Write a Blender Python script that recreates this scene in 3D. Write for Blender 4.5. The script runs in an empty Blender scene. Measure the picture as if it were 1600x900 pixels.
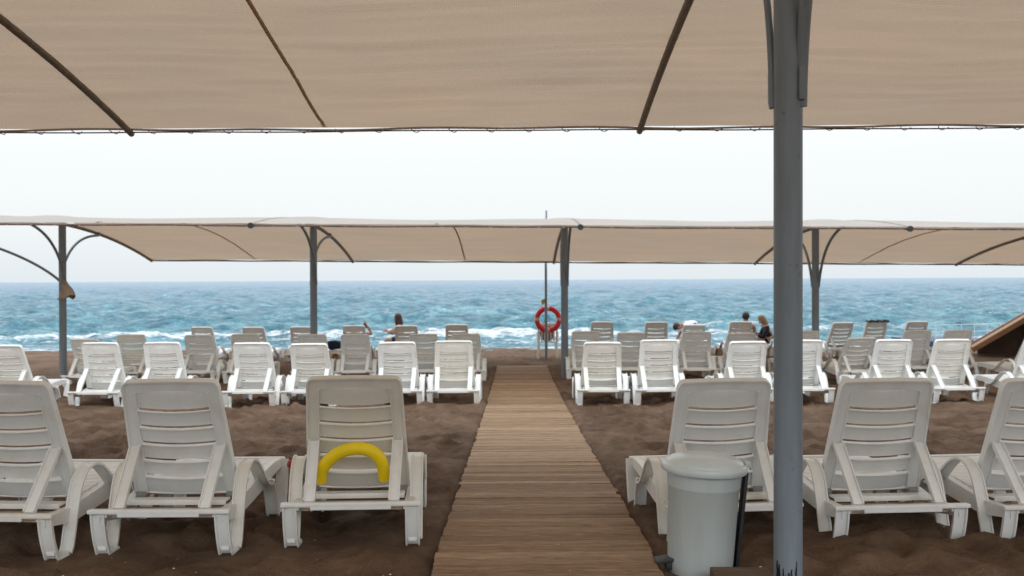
import bpy, bmesh, math, random
import numpy as np
from mathutils import Vector, Matrix, noise as mnoise

R = math.radians
random.seed(7)
scene = bpy.context.scene
COL = scene.collection

# ------------------------------------------------------------------ camera, sky, sun
CZ = 1.45
cam_d = bpy.data.cameras.new('camera')
cam_d.lens = 35.0
cam_d.sensor_width = 36.0
cam_d.clip_start = 0.05
cam_d.clip_end = 20000
cam_d.dof.use_dof = True
cam_d.dof.focus_distance = 5.4
cam_d.dof.aperture_fstop = 4.0
cam = bpy.data.objects.new('camera', cam_d)
COL.objects.link(cam)
cam.location = (0, 0, CZ)
cam.rotation_euler = (Matrix.Rotation(R(90 - 0.48), 4, 'X') @ Matrix.Rotation(R(-0.286), 4, 'Z')).to_euler()
scene.camera = cam

SUN_EL, SUN_AZ = 34.0, 165.0
world = bpy.data.worlds.new('World')
scene.world = world
world.use_nodes = True
nt = world.node_tree
nt.nodes.clear()
wo = nt.nodes.new('ShaderNodeOutputWorld')
bg = nt.nodes.new('ShaderNodeBackground')
bg.inputs['Strength'].default_value = 0.1
sky = nt.nodes.new('ShaderNodeTexSky')
sky.sky_type = 'NISHITA'
sky.sun_disc = False
sky.sun_elevation = R(SUN_EL)
sky.sun_rotation = R(SUN_AZ)
sky.dust_density = 4.0
tc = nt.nodes.new('ShaderNodeTexCoord')
sp = nt.nodes.new('ShaderNodeSeparateXYZ')
rp = nt.nodes.new('ShaderNodeValToRGB')          # the overcast layer: blue-grey at the horizon, white above
el = rp.color_ramp.elements
el[0].position = 0.0; el[0].color = (0.555, 0.60, 0.63, 1)
el[1].position = 1.0; el[1].color = (1.60, 1.69, 1.80, 1)
e = el.new(0.05); e.color = (0.630, 0.655, 0.665, 1)
e = el.new(0.12); e.color = (0.665, 0.685, 0.690, 1)
e = el.new(0.35); e.color = (0.90, 0.935, 0.975, 1)
vm = nt.nodes.new('ShaderNodeVectorMath'); vm.operation = 'SCALE'; vm.inputs['Scale'].default_value = 10.0
mx = nt.nodes.new('ShaderNodeMix'); mx.data_type = 'RGBA'; mx.inputs[0].default_value = 0.94
nt.links.new(tc.outputs['Generated'], sp.inputs[0])
nt.links.new(sp.outputs['Z'], rp.inputs[0])
nt.links.new(rp.outputs[0], vm.inputs[0])
nt.links.new(sky.outputs[0], mx.inputs[6])
nt.links.new(vm.outputs[0], mx.inputs[7])
nt.links.new(mx.outputs[2], bg.inputs['Color'])
nt.links.new(bg.outputs[0], wo.inputs[0])

sun_d = bpy.data.lights.new('sun', 'SUN')
sun_d.energy = 0.9
sun_d.angle = R(25)
sun_d.color = (1.0, 0.985, 0.96)
sun = bpy.data.objects.new('sun', sun_d)
COL.objects.link(sun)
_az = R(SUN_AZ)
_dir = Vector((math.sin(_az) * math.cos(R(SUN_EL)), math.cos(_az) * math.cos(R(SUN_EL)), math.sin(R(SUN_EL))))
sun.rotation_euler = _dir.to_track_quat('Z', 'Y').to_euler()

scene.view_settings.view_transform = 'Standard'
scene.view_settings.look = 'None'
scene.view_settings.exposure = 0.57
scene.view_settings.gamma = 1.0
scene.cycles.max_bounces = 8
scene.cycles.transparent_max_bounces = 8

# ------------------------------------------------------------------ helpers
F = 1555.0


def hz(px):
    return 437.0 - 0.005 * (px - 800)


def X(px, D):                        # sideways metres of a column at distance D
    return (px - 800) * D / F


def Z(px, py, D):                    # height in metres of a point at distance D
    return CZ + (hz(px) - py) * D / F


PROF = [(-40, 0.4), (-10, 0.10), (3, 0.03), (5.5, 0.0), (10, -0.2), (14.1, -0.355), (18.9, -0.475), (24.5, -0.52),
        (28, -0.54), (30, -0.62), (33, -0.9), (45, -2.0), (80, -4.0), (4000, -6.0)]
PX = np.array([p[0] for p in PROF], float)
PZ = np.array([p[1] for p in PROF], float)


def ground(y):
    return float(np.interp(y, PX, PZ))


def gslope(y):
    return (ground(y + 0.8) - ground(y - 0.8)) / 1.6


def tag(o, label=None, cat=None, group=None, kind=None):
    if label: o['label'] = label
    if cat: o['category'] = cat
    if group: o['group'] = group
    if kind: o['kind'] = kind
    return o


def empty(name, loc, rz=0.0, rx=0.0):
    o = bpy.data.objects.new(name, None)
    o.empty_display_size = 0.2
    COL.objects.link(o)
    o.location = loc
    o.rotation_euler = (rx, 0, rz)
    return o


def link(name, me, mat, parent=None, smooth=None):
    o = bpy.data.objects.new(name, me)
    COL.objects.link(o)
    if mat is not None and not me.materials:
        me.materials.append(mat)
    if parent is not None:
        o.parent = parent
    if smooth is not None:
        ang = R(smooth)
        bm = bmesh.new(); bm.from_mesh(me)
        for f in bm.faces: f.smooth = True
        for ed in bm.edges:
            ed.smooth = not (len(ed.link_faces) != 2 or ed.calc_face_angle(0) > ang)
        bm.to_mesh(me); bm.free()
    return o


class MB:
    """collects shapes; build() links them as one mesh object"""
    def __init__(self):
        self.bm = bmesh.new()

    def box(self, c, s, rot=None, bev=0.0):
        m = Matrix.Translation(Vector(c)) @ (rot.to_4x4() if rot is not None else Matrix.Identity(4)) @ Matrix.Diagonal((s[0], s[1], s[2], 1))
        r = bmesh.ops.create_cube(self.bm, size=1.0, matrix=m)
        if bev:
            es = list({e_ for v in r['verts'] for e_ in v.link_edges})
            bmesh.ops.bevel(self.bm, geom=es, offset=bev, segments=2, affect='EDGES', profile=0.6)
        return self

    def beam(self, a, b, w, t, bev=0.0, up=(1, 0, 0)):
        """box from a to b; w along 'up' cross axis, t the other"""
        a = Vector(a); b = Vector(b)
        d = (b - a).normalized()
        x = Vector(up); x = (x - d * x.dot(d)).normalized()
        y = d.cross(x)
        rot = Matrix((x, y, d)).transposed()
        return self.box((a + b) / 2, (w, t, (b - a).length), rot, bev)

    def tube(self, pts, rad, seg=12, caps=True):
        pts = [Vector(p) for p in pts]
        n = len(pts)
        rads = rad if isinstance(rad, (list, tuple)) else [rad] * n
        rings = []
        t0 = (pts[1] - pts[0]).normalized()
        nrm = t0.orthogonal().normalized()
        for i in range(n):
            t = (pts[min(i + 1, n - 1)] - pts[max(i - 1, 0)]).normalized()
            nrm = (nrm - t * nrm.dot(t))
            nrm = nrm.normalized() if nrm.length > 1e-6 else t.orthogonal().normalized()
            b = t.cross(nrm)
            ring = [self.bm.verts.new(pts[i] + (nrm * math.cos(2 * math.pi * k / seg) + b * math.sin(2 * math.pi * k / seg)) * rads[i]) for k in range(seg)]
            rings.append(ring)
        for i in range(n - 1):
            for k in range(seg):
                self.bm.faces.new((rings[i][k], rings[i][(k + 1) % seg], rings[i + 1][(k + 1) % seg], rings[i + 1][k]))
        if caps:
            self.bm.faces.new(list(reversed(rings[0])))
            self.bm.faces.new(rings[-1])
        return self

    def lathe(self, prof, seg=48, centre=(0, 0, 0), close=False):
        c = Vector(centre)
        rings = []
        for r_, z_ in prof:
            if r_ < 1e-6:
                rings.append([self.bm.verts.new(c + Vector((0, 0, z_)))])
            else:
                rings.append([self.bm.verts.new(c + Vector((r_ * math.cos(2 * math.pi * k / seg), r_ * math.sin(2 * math.pi * k / seg), z_))) for k in range(seg)])
        for i in range(len(rings) - 1):
            A, B = rings[i], rings[i + 1]
            for k in range(seg):
                k2 = (k + 1) % seg
                if len(A) == 1 and len(B) == 1: continue
                if len(A) == 1: self.bm.faces.new((A[0], B[k2], B[k]))
                elif len(B) == 1: self.bm.faces.new((A[k], A[k2], B[0]))
                else: self.bm.faces.new((A[k], A[k2], B[k2], B[k]))
        return self

    def loft(self, rings, caps=True, closed=True):
        """rings: list of equal-length lists of points"""
        vs = [[self.bm.verts.new(Vector(p)) for p in r] for r in rings]
        m = len(vs[0])
        for i in range(len(vs) - 1):
            for k in range(m if closed else m - 1):
                self.bm.faces.new((vs[i][k], vs[i][(k + 1) % m], vs[i + 1][(k + 1) % m], vs[i + 1][k]))
        if caps and closed:
            self.bm.faces.new(list(reversed(vs[0])))
            self.bm.faces.new(vs[-1])
        return self

    def mesh(self, name):
        bmesh.ops.recalc_face_normals(self.bm, faces=self.bm.faces[:])
        me = bpy.data.meshes.new(name)
        self.bm.to_mesh(me)
        self.bm.free()
        return me

    def build(self, name, mat, parent=None, smooth=35):
        return link(name, self.mesh(name), mat, parent, smooth)


def copy_tree(o, parent=None):
    c = o.copy()
    COL.objects.link(c)
    if parent is not None:
        c.parent = parent
    for ch in list(o.children):
        copy_tree(ch, c)
    return c


# numpy value noise
_rng = np.random.RandomState(11)
_TAB = _rng.rand(256, 256)


def vnoise(x, y, s=0):
    x = np.asarray(x, float) + s * 17.31; y = np.asarray(y, float) + s * 9.77
    xi = np.floor(x).astype(int); yi = np.floor(y).astype(int)
    fx = x - xi; fy = y - yi
    fx = fx * fx * fx * (fx * (fx * 6 - 15) + 10); fy = fy * fy * fy * (fy * (fy * 6 - 15) + 10)
    a = _TAB[xi % 256, yi % 256]; b = _TAB[(xi + 1) % 256, yi % 256]
    c = _TAB[xi % 256, (yi + 1) % 256]; d = _TAB[(xi + 1) % 256, (yi + 1) % 256]
    return (a * (1 - fx) + b * fx) * (1 - fy) + (c * (1 - fx) + d * fx) * fy


def fbm(x, y, oct=4, s=0):
    t = 0; a = 0.5; n = 0
    for i in range(oct):
        t = t + a * vnoise(x * 2 ** i, y * 2 ** i, s + i); n += a; a *= 0.5
    return t / n


def grid_mesh(name, XX, YY, ZZ, attrs=None):
    ny, nx = XX.shape
    co = np.stack([XX, YY, ZZ], -1).reshape(-1, 3).astype(np.float32)
    idx = np.arange(ny * nx).reshape(ny, nx)
    f = np.stack([idx[:-1, :-1], idx[:-1, 1:], idx[1:, 1:], idx[1:, :-1]], -1).reshape(-1, 4)
    me = bpy.data.meshes.new(name)
    me.vertices.add(len(co)); me.vertices.foreach_set('co', co.ravel())
    me.loops.add(f.size); me.loops.foreach_set('vertex_index', f.ravel().astype(np.int32))
    me.polygons.add(len(f))
    me.polygons.foreach_set('loop_start', np.arange(0, f.size, 4, dtype=np.int32))
    me.polygons.foreach_set('use_smooth', np.ones(len(f), bool))
    me.update(calc_edges=True)
    if attrs:
        for k, v in attrs.items():
            a = me.attributes.new(k, 'FLOAT', 'POINT')
            a.data.foreach_set('value', v.ravel().astype(np.float32))
    return me


# ------------------------------------------------------------------ materials
def new_mat(name):
    m = bpy.data.materials.new(name)
    m.use_nodes = True
    n = m.node_tree
    return m, n, n.nodes['Principled BSDF']


def N(n, t, **kw):
    o = n.nodes.new(t)
    for k, v in kw.items():
        setattr(o, k, v)
    return o


def noise_node(n, scale, detail=4, rough=0.55, coord='Object', vscale=None):
    tc_ = N(n, 'ShaderNodeTexCoord')
    src = tc_.outputs[coord]
    if vscale:
        mp = N(n, 'ShaderNodeMapping')
        mp.inputs['Scale'].default_value = vscale
        n.links.new(src, mp.inputs[0]); src = mp.outputs[0]
    t = N(n, 'ShaderNodeTexNoise')
    t.inputs['Scale'].default_value = scale
    t.inputs['Detail'].default_value = detail
    t.inputs['Roughness'].default_value = rough
    n.links.new(src, t.inputs['Vector'])
    return t


def ramp(n, src, stops):
    r = N(n, 'ShaderNodeValToRGB')
    e = r.color_ramp.elements
    e[0].position, e[0].color = stops[0][0], (*stops[0][1], 1)
    e[1].position, e[1].color = stops[-1][0], (*stops[-1][1], 1)
    for p, c in stops[1:-1]:
        q = e.new(p); q.color = (*c, 1)
    n.links.new(src, r.inputs[0])
    return r


def bump(n, bsdf, src, strength, dist, prev=None):
    b = N(n, 'ShaderNodeBump')
    b.inputs['Strength'].default_value = strength
    b.inputs['Distance'].default_value = dist
    n.links.new(src, b.inputs['Height'])
    if prev is not None:
        n.links.new(prev.outputs[0], b.inputs['Normal'])
    n.links.new(b.outputs[0], bsdf.inputs['Normal'])
    return b


def simple(name, c, rough=0.6, var=0.12, scale=20, metal=0.0, bmp=0.0, coord='Object', vscale=None):
    m, n, b = new_mat(name)
    t = noise_node(n, scale, 4, 0.6, coord, vscale)
    lo = tuple(max(0, x * (1 - var)) for x in c); hi = tuple(min(1, x * (1 + var)) for x in c)
    r = ramp(n, t.outputs[0], [(0.3, lo), (0.7, hi)])
    n.links.new(r.outputs[0], b.inputs['Base Color'])
    b.inputs['Roughness'].default_value = rough
    b.inputs['Metallic'].default_value = metal
    if bmp:
        bump(n, b, t.outputs[0], bmp, 0.01)
    return m


def plastic_mat(name, stain):
    m, n, b = new_mat(name)
    t = noise_node(n, 7, 6, 0.65)
    t2 = noise_node(n, 42, 3, 0.6)
    base = ramp(n, t.outputs[0], [(0.28, (0.74, 0.745, 0.73)), (0.5, (0.80, 0.83, 0.835)), (0.8, (0.83, 0.865, 0.88))])
    d = ramp(n, t2.outputs[0], [(0.62, (0, 0, 0)), (0.80, (stain, stain, stain))])
    mxn = N(n, 'ShaderNodeMix', data_type='RGBA')
    n.links.new(d.outputs[0], mxn.inputs[0])
    n.links.new(base.outputs[0], mxn.inputs[6])
    mxn.inputs[7].default_value = (0.42, 0.36, 0.28, 1)
    oi = N(n, 'ShaderNodeObjectInfo')
    age = ramp(n, oi.outputs['Random'], [(0.0, (1.0, 1.0, 1.0)), (0.6, (0.985, 0.98, 0.965)), (1.0, (0.95, 0.92, 0.86))])
    mg = N(n, 'ShaderNodeMix', data_type='RGBA', blend_type='MULTIPLY'); mg.inputs[0].default_value = 1
    n.links.new(mxn.outputs[2], mg.inputs[6]); n.links.new(age.outputs[0], mg.inputs[7])
    n.links.new(mg.outputs[2], b.inputs['Base Color'])
    b.inputs['Roughness'].default_value = 0.42
    bump(n, b, t2.outputs[0], 0.08, 0.004)
    return m


M_PL = plastic_mat('white_plastic', 0.22)
M_HINGE = simple('grey_plastic', (0.30, 0.30, 0.28), 0.6, 0.2, 9)  # one mid-grey tone for the hinge blocks
M_TRAY = simple('stained_plastic', (0.56, 0.44, 0.31), 0.6, 0.45, 9)
def worn_paint(name, c, rust, streak):
    m, n, b = new_mat(name)
    a = noise_node(n, 5, 5, 0.6, 'Object', (3, 3, 0.35))
    d = noise_node(n, 26, 6, 0.7)
    g = noise_node(n, 3.2, 6, 0.7, 'Object', (2, 2, 0.8))
    base = ramp(n, a.outputs[0], [(0.3, tuple(x * (1 - streak) for x in c)), (0.7, tuple(x * (1 + streak) for x in c))])
    sm = N(n, 'ShaderNodeMath', operation='MULTIPLY'); n.links.new(d.outputs[0], sm.inputs[0]); n.links.new(g.outputs[0], sm.inputs[1])
    k = ramp(n, sm.outputs[0], [(0.36, (0, 0, 0)), (0.42, (0.8, 0.8, 0.8))])
    mm = N(n, 'ShaderNodeMix', data_type='RGBA'); n.links.new(k.outputs[0], mm.inputs[0]); n.links.new(base.outputs[0], mm.inputs[6])
    mm.inputs[7].default_value = (*rust, 1)
    n.links.new(mm.outputs[2], b.inputs['Base Color']); b.inputs['Roughness'].default_value = 0.45
    bump(n, b, d.outputs[0], 0.12, 0.006)
    return m


M_POLE = worn_paint('grey_blue_paint', (0.178, 0.222, 0.262), (0.13, 0.10, 0.085), 0.16)
M_RAFT = simple('weathered_pipe', (0.17, 0.14, 0.10), 0.55, 0.25, 12)
M_DARK = simple('dark_rubber', (0.025, 0.028, 0.032), 0.6, 0.3, 30)
M_BRASSY = simple('dark_cable', (0.12, 0.08, 0.06), 0.7, 0.3, 30)
M_ROPE = simple('pale_lacing', (0.42, 0.36, 0.32), 0.8, 0.3, 60)

# sand
M_SAND, n, b = new_mat('dark_sand')
t1 = noise_node(n, 1.1, 6, 0.6)
t2 = noise_node(n, 55, 4, 0.7)
t3 = noise_node(n, 420, 3, 0.7)
t4 = noise_node(n, 5.5, 5, 0.65)
r1 = ramp(n, t1.outputs[0], [(0.3, (0.115, 0.073, 0.047)), (0.7, (0.255, 0.172, 0.118))])
r4 = ramp(n, t4.outputs[0], [(0.3, (0.72, 0.70, 0.69)), (0.7, (1.15, 1.15, 1.15))])
r3 = ramp(n, t3.outputs[0], [(0.28, (0.45, 0.45, 0.45)), (0.55, (1.0, 1.0, 1.0)), (0.72, (2.0, 1.95, 1.9))])
m1 = N(n, 'ShaderNodeMix', data_type='RGBA', blend_type='MULTIPLY'); m1.inputs[0].default_value = 1
m2 = N(n, 'ShaderNodeMix', data_type='RGBA', blend_type='MULTIPLY'); m2.inputs[0].default_value = 1
n.links.new(r1.outputs[0], m1.inputs[6]); n.links.new(r4.outputs[0], m1.inputs[7])
n.links.new(m1.outputs[2], m2.inputs[6]); n.links.new(r3.outputs[0], m2.inputs[7])
n.links.new(m2.outputs[2], b.inputs['Base Color'])
b.inputs['Roughness'].default_value = 0.95
b.inputs['Specular IOR Level'].default_value = 0.15
t5 = noise_node(n, 14, 6, 0.7)
b5 = bump(n, b, t5.outputs[0], 0.9, 0.05)
bb = bump(n, b, t2.outputs[0], 0.8, 0.02, b5)
bump(n, b, t3.outputs[0], 0.35, 0.004, bb)

# boardwalk wood: one tone per plank, streaky grain, sand rubbed in
PLANK = 0.118
M_WOOD, n, b = new_mat('weathered_planks')
tcn = N(n, 'ShaderNodeTexCoord')
sx = N(n, 'ShaderNodeSeparateXYZ'); n.links.new(tcn.outputs['Object'], sx.inputs[0])
dv = N(n, 'ShaderNodeMath', operation='DIVIDE'); dv.inputs[1].default_value = PLANK
fl = N(n, 'ShaderNodeMath', operation='FLOOR')
n.links.new(sx.outputs['Y'], dv.inputs[0]); n.links.new(dv.outputs[0], fl.inputs[0])
wn = N(n, 'ShaderNodeTexWhiteNoise', noise_dimensions='1D'); n.links.new(fl.outputs[0], wn.inputs['W'])
g1 = noise_node(n, 9, 6, 0.7, 'Object', (0.35, 6.0, 1.0))
g2 = noise_node(n, 40, 5, 0.7, 'Object', (0.25, 5.0, 1.0))
g3 = noise_node(n, 2.2, 5, 0.6)
c1 = ramp(n, wn.outputs['Value'], [(0.0, (0.245, 0.155, 0.090)), (0.5, (0.310, 0.203, 0.122)), (1.0, (0.385, 0.268, 0.172))])
c2 = ramp(n, g1.outputs[0], [(0.25, (0.50, 0.48, 0.45)), (0.52, (1.0, 1.0, 1.0)), (0.75, (1.5, 1.5, 1.55))])
c3 = ramp(n, g2.outputs[0], [(0.32, (0.48, 0.46, 0.44)), (0.56, (1.02, 1.02, 1.02)), (0.72, (1.7, 1.7, 1.72))])
c4 = ramp(n, g3.outputs[0], [(0.52, (0, 0, 0)), (0.75, (0.6, 0.6, 0.6))])
m1 = N(n, 'ShaderNodeMix', data_type='RGBA', blend_type='MULTIPLY'); m1.inputs[0].default_value = 1
m2 = N(n, 'ShaderNodeMix', data_type='RGBA', blend_type='MULTIPLY'); m2.inputs[0].default_value = 1
m3 = N(n, 'ShaderNodeMix', data_type='RGBA')
n.links.new(c1.outputs[0], m1.inputs[6]); n.links.new(c2.outputs[0], m1.inputs[7])
n.links.new(m1.outputs[2], m2.inputs[6]); n.links.new(c3.outputs[0], m2.inputs[7])
n.links.new(c4.outputs[0], m3.inputs[0]); n.links.new(m2.outputs[2], m3.inputs[6])
m3.inputs[7].default_value = (0.27, 0.185, 0.12, 1)
n.links.new(m3.outputs[2], b.inputs['Base Color'])
b.inputs['Roughness'].default_value = 0.85
b.inputs['Specular IOR Level'].default_value = 0.25
bb = bump(n, b, g2.outputs[0], 0.5, 0.006)

# canopy cloth
def cloth_mat(name, under, top):
    m, n, b = new_mat(name)
    n.nodes.remove(b)
    out = n.nodes['Material Output']
    w1 = noise_node(n, 2.2, 3, 0.5, 'Object', (0.45, 1.8, 1))
    w2 = noise_node(n, 60.0, 3, 0.7, 'Object', (0.7, 1.3, 1))
    tcn_ = N(n, 'ShaderNodeTexCoord')
    wv = N(n, 'ShaderNodeTexWave', wave_type='BANDS', bands_direction='Y')
    wv.inputs['Scale'].default_value = 21; wv.inputs['Distortion'].default_value = 1.6; wv.inputs['Detail'].default_value = 2
    wv2 = N(n, 'ShaderNodeTexWave', wave_type='BANDS', bands_direction='X')
    wv2.inputs['Scale'].default_value = 24; wv2.inputs['Distortion'].default_value = 1.6; wv2.inputs['Detail'].default_value = 2
    n.links.new(tcn_.outputs['Object'], wv.inputs[0]); n.links.new(tcn_.outputs['Object'], wv2.inputs[0])
    ad = N(n, 'ShaderNodeMath', operation='ADD'); n.links.new(wv.outputs['Fac'], ad.inputs[0]); n.links.new(wv2.outputs['Fac'], ad.inputs[1])
    hf = N(n, 'ShaderNodeMath', operation='MULTIPLY'); hf.inputs[1].default_value = 0.5; n.links.new(ad.outputs[0], hf.inputs[0])
    weave = ramp(n, hf.outputs[0], [(0.1, (0.86, 0.86, 0.86)), (0.9, (1.09, 1.09, 1.09))])
    str1 = ramp(n, w1.outputs[0], [(0.3, (0.965, 0.96, 0.955)), (0.7, (1.035, 1.035, 1.035))])
    str2 = ramp(n, w2.outputs[0], [(0.3, (0.95, 0.94, 0.93)), (0.60, (1.01, 1.01, 1.01)), (0.82, (1.10, 1.11, 1.12))])
    w3 = noise_node(n, 0.9, 3, 0.5, 'Object', (0.6, 0.8, 1))
    tone = ramp(n, w3.outputs[0], [(0.25, (0.95, 0.975, 0.99)), (0.75, (1.04, 1.005, 0.975))])
    k = None
    for r_ in (weave, str1, str2, tone):
        if k is None: k = r_.outputs[0]
        else:
            mm = N(n, 'ShaderNodeMix', data_type='RGBA', blend_type='MULTIPLY'); mm.inputs[0].default_value = 1
            n.links.new(k, mm.inputs[6]); n.links.new(r_.outputs[0], mm.inputs[7]); k = mm.outputs[2]
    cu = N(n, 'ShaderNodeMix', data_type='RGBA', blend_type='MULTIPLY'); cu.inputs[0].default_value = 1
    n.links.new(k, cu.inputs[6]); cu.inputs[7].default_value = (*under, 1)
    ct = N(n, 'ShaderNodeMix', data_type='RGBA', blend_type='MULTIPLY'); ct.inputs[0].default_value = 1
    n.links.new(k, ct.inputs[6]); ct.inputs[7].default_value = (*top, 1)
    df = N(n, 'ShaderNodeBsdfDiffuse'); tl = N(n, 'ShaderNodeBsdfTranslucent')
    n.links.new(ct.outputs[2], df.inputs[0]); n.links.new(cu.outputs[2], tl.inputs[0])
    bp = N(n, 'ShaderNodeBump'); bp.inputs['Strength'].default_value = 0.4; bp.inputs['Distance'].default_value = 0.02
    n.links.new(w2.outputs[0], bp.inputs['Height'])
    bp2 = N(n, 'ShaderNodeBump'); bp2.inputs['Strength'].default_value = 0.25; bp2.inputs['Distance'].default_value = 0.004
    n.links.new(hf.outputs[0], bp2.inputs['Height']); n.links.new(bp.outputs[0], bp2.inputs['Normal'])
    n.links.new(bp2.outputs[0], df.inputs['Normal']); n.links.new(bp2.outputs[0], tl.inputs['Normal'])
    adds = N(n, 'ShaderNodeMixShader'); adds.inputs[0].default_value = 0.5
    n.links.new(df.outputs[0], adds.inputs[1]); n.links.new(tl.outputs[0], adds.inputs[2])
    n.links.new(adds.outputs[0], out.inputs[0])
    return m


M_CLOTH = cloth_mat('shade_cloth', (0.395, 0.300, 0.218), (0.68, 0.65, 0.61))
M_SEAM = simple('seam_tape', (0.46, 0.31, 0.19), 0.9, 0.3, 30)

# sea
M_SEA, n, b = new_mat('sea_water')
at = N(n, 'ShaderNodeAttribute', attribute_name='foam')
ah = N(n, 'ShaderNodeAttribute', attribute_name='far')
s1 = noise_node(n, 0.16, 6, 0.6, 'Object', (0.35, 1.0, 1.0))
s2 = noise_node(n, 1.5, 6, 0.7, 'Object', (0.5, 1.3, 1.0))
s3 = noise_node(n, 7.0, 5, 0.7, 'Object', (0.7, 1.2, 1.0))
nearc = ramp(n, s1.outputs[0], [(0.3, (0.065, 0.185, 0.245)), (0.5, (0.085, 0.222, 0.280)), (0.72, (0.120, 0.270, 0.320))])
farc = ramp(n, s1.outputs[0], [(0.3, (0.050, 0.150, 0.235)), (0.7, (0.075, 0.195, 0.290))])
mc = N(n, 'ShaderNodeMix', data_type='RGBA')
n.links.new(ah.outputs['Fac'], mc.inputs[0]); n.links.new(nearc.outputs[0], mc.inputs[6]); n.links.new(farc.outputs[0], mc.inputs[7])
# foam = attribute against a fine noise
fa = N(n, 'ShaderNodeMath', operation='ADD'); n.links.new(at.outputs['Fac'], fa.inputs[0])
sub = N(n, 'ShaderNodeMath', operation='MULTIPLY_ADD'); sub.inputs[1].default_value = 2.6; sub.inputs[2].default_value = -1.3
fn = noise_node(n, 3.4, 8, 0.75, 'Object', (0.55, 1.4, 1.0))
n.links.new(fn.outputs[0], sub.inputs[0]); n.links.new(sub.outputs[0], fa.inputs[1])
fr = ramp(n, fa.outputs[0], [(0.42, (0, 0, 0)), (0.72, (1, 1, 1))])
s6 = noise_node(n, 1.5, 8, 0.74, 'Object', (0.50, 1.0, 1.0))
v6 = ramp(n, s6.outputs[0], [(0.37, (0.42, 0.58, 0.64)), (0.5, (1.0, 1.0, 1.0)), (0.63, (2.5, 1.85, 1.68))])  # highlights and dark sides of the wavelets painted into the water colour
mv = N(n, 'ShaderNodeMix', data_type='RGBA', blend_type='MULTIPLY'); mv.inputs[0].default_value = 1
n.links.new(mc.outputs[2], mv.inputs[6]); n.links.new(v6.outputs[0], mv.inputs[7])
mf = N(n, 'ShaderNodeMix', data_type='RGBA')
n.links.new(fr.outputs[0], mf.inputs[0]); n.links.new(mv.outputs[2], mf.inputs[6]); mf.inputs[7].default_value = (0.74, 0.79, 0.81, 1)
n.links.new(mf.outputs[2], b.inputs['Base Color'])
rr = N(n, 'ShaderNodeMapRange'); n.links.new(fr.outputs[0], rr.inputs[0]); rr.inputs[3].default_value = 0.22; rr.inputs[4].default_value = 0.8
n.links.new(rr.outputs[0], b.inputs['Roughness'])
b.inputs['IOR'].default_value = 1.33
b.inputs['Specular IOR Level'].default_value = 0.42
s5 = noise_node(n, 0.5, 5, 0.7, 'Object', (0.45, 1.2, 1.0))
b5 = bump(n, b, s5.outputs[0], 1.0, 0.9)
bb = bump(n, b, s2.outputs[0], 1.0, 0.42, b5)
bump(n, b, s3.outputs[0], 0.7, 0.06, bb)

# ------------------------------------------------------------------ ground, sea
def axis(segs):
    out = []
    for a, b_, st in segs:
        k = max(1, int(round((b_ - a) / st)))
        out += list(np.linspace(a, b_, k, endpoint=False))
    out.append(segs[-1][1])
    return np.array(out)


WX, WW = 0.17, 1.12                     # boardwalk centre and width


def wx(y):                              # its centre line drifts a little to the right going down the beach
    return 0.145 + 0.0032 * y


gx = axis([(-400, -60, 40), (-60, -20, 4), (-20, -9, 0.5), (-9, -5, 0.12), (-5, 5, 0.042), (5, 9, 0.12), (9, 20, 0.5), (20, 60, 4), (60, 400, 40)])
gy = axis([(-400, -40, 60), (-40, -4, 3), (-4, 2.5, 0.3), (2.5, 8.5, 0.034), (8.5, 17, 0.055), (17, 22, 0.12), (22, 34, 0.25), (34, 60, 3), (60, 300, 40)])
XX, YY = np.meshgrid(gx, gy)
base = np.interp(YY, PX, PZ)
near = 1.15 * np.clip((12 - np.abs(XX)) / 4, 0, 1) * np.clip((33 - YY) / 6, 0, 1) * np.clip((YY + 2) / 2, 0, 1)
bumps = (fbm(XX * 1.9, YY * 1.9, 3, 1) - 0.5) * (0.16 - 0.075 * np.clip((YY - 6.2) / 2, 0, 1)) + (fbm(XX * 5.2, YY * 5.2, 4, 5) - 0.5) * 0.10 + (fbm(XX * 12, YY * 12, 2, 15) - 0.5) * 0.03
# footprints: dimples with a soft raised rim
rs = np.random.RandomState(4)
fp = np.zeros_like(XX)
for i in range(1300):
    cx = rs.uniform(-8, 8); cy = rs.uniform(3.2, 17.0); a = rs.uniform(0, math.pi)
    if abs(cx - wx(cy)) < 0.75: continue
    ix = np.searchsorted(gx, [cx - 0.5, cx + 0.5]); iy = np.searchsorted(gy, [cy - 0.5, cy + 0.5])
    sl = (slice(iy[0], iy[1]), slice(ix[0], ix[1]))
    dx = XX[sl] - cx; dy = YY[sl] - cy
    u = dx * math.cos(a) + dy * math.sin(a); v = -dx * math.sin(a) + dy * math.cos(a)
    r2 = (u / 0.15) ** 2 + (v / 0.075) ** 2
    fp[sl] += -0.045 * np.exp(-r2 ** 1.6 * 0.9) + 0.024 * np.exp(-(np.sqrt(r2) - 1.5) ** 2 * 3)
dw = np.abs(XX - wx(YY)) - WW / 2
calm = np.clip(dw / 0.25, 0, 1)
calm = np.where((YY > 2) & (YY < 23.5), calm, 1)
ZZ = base + near * (bumps + fp) * (0.15 + 0.85 * calm) - 0.035 * np.where((YY < 23), 1 - np.clip(dw / 0.06, 0, 1), 0)
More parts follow.
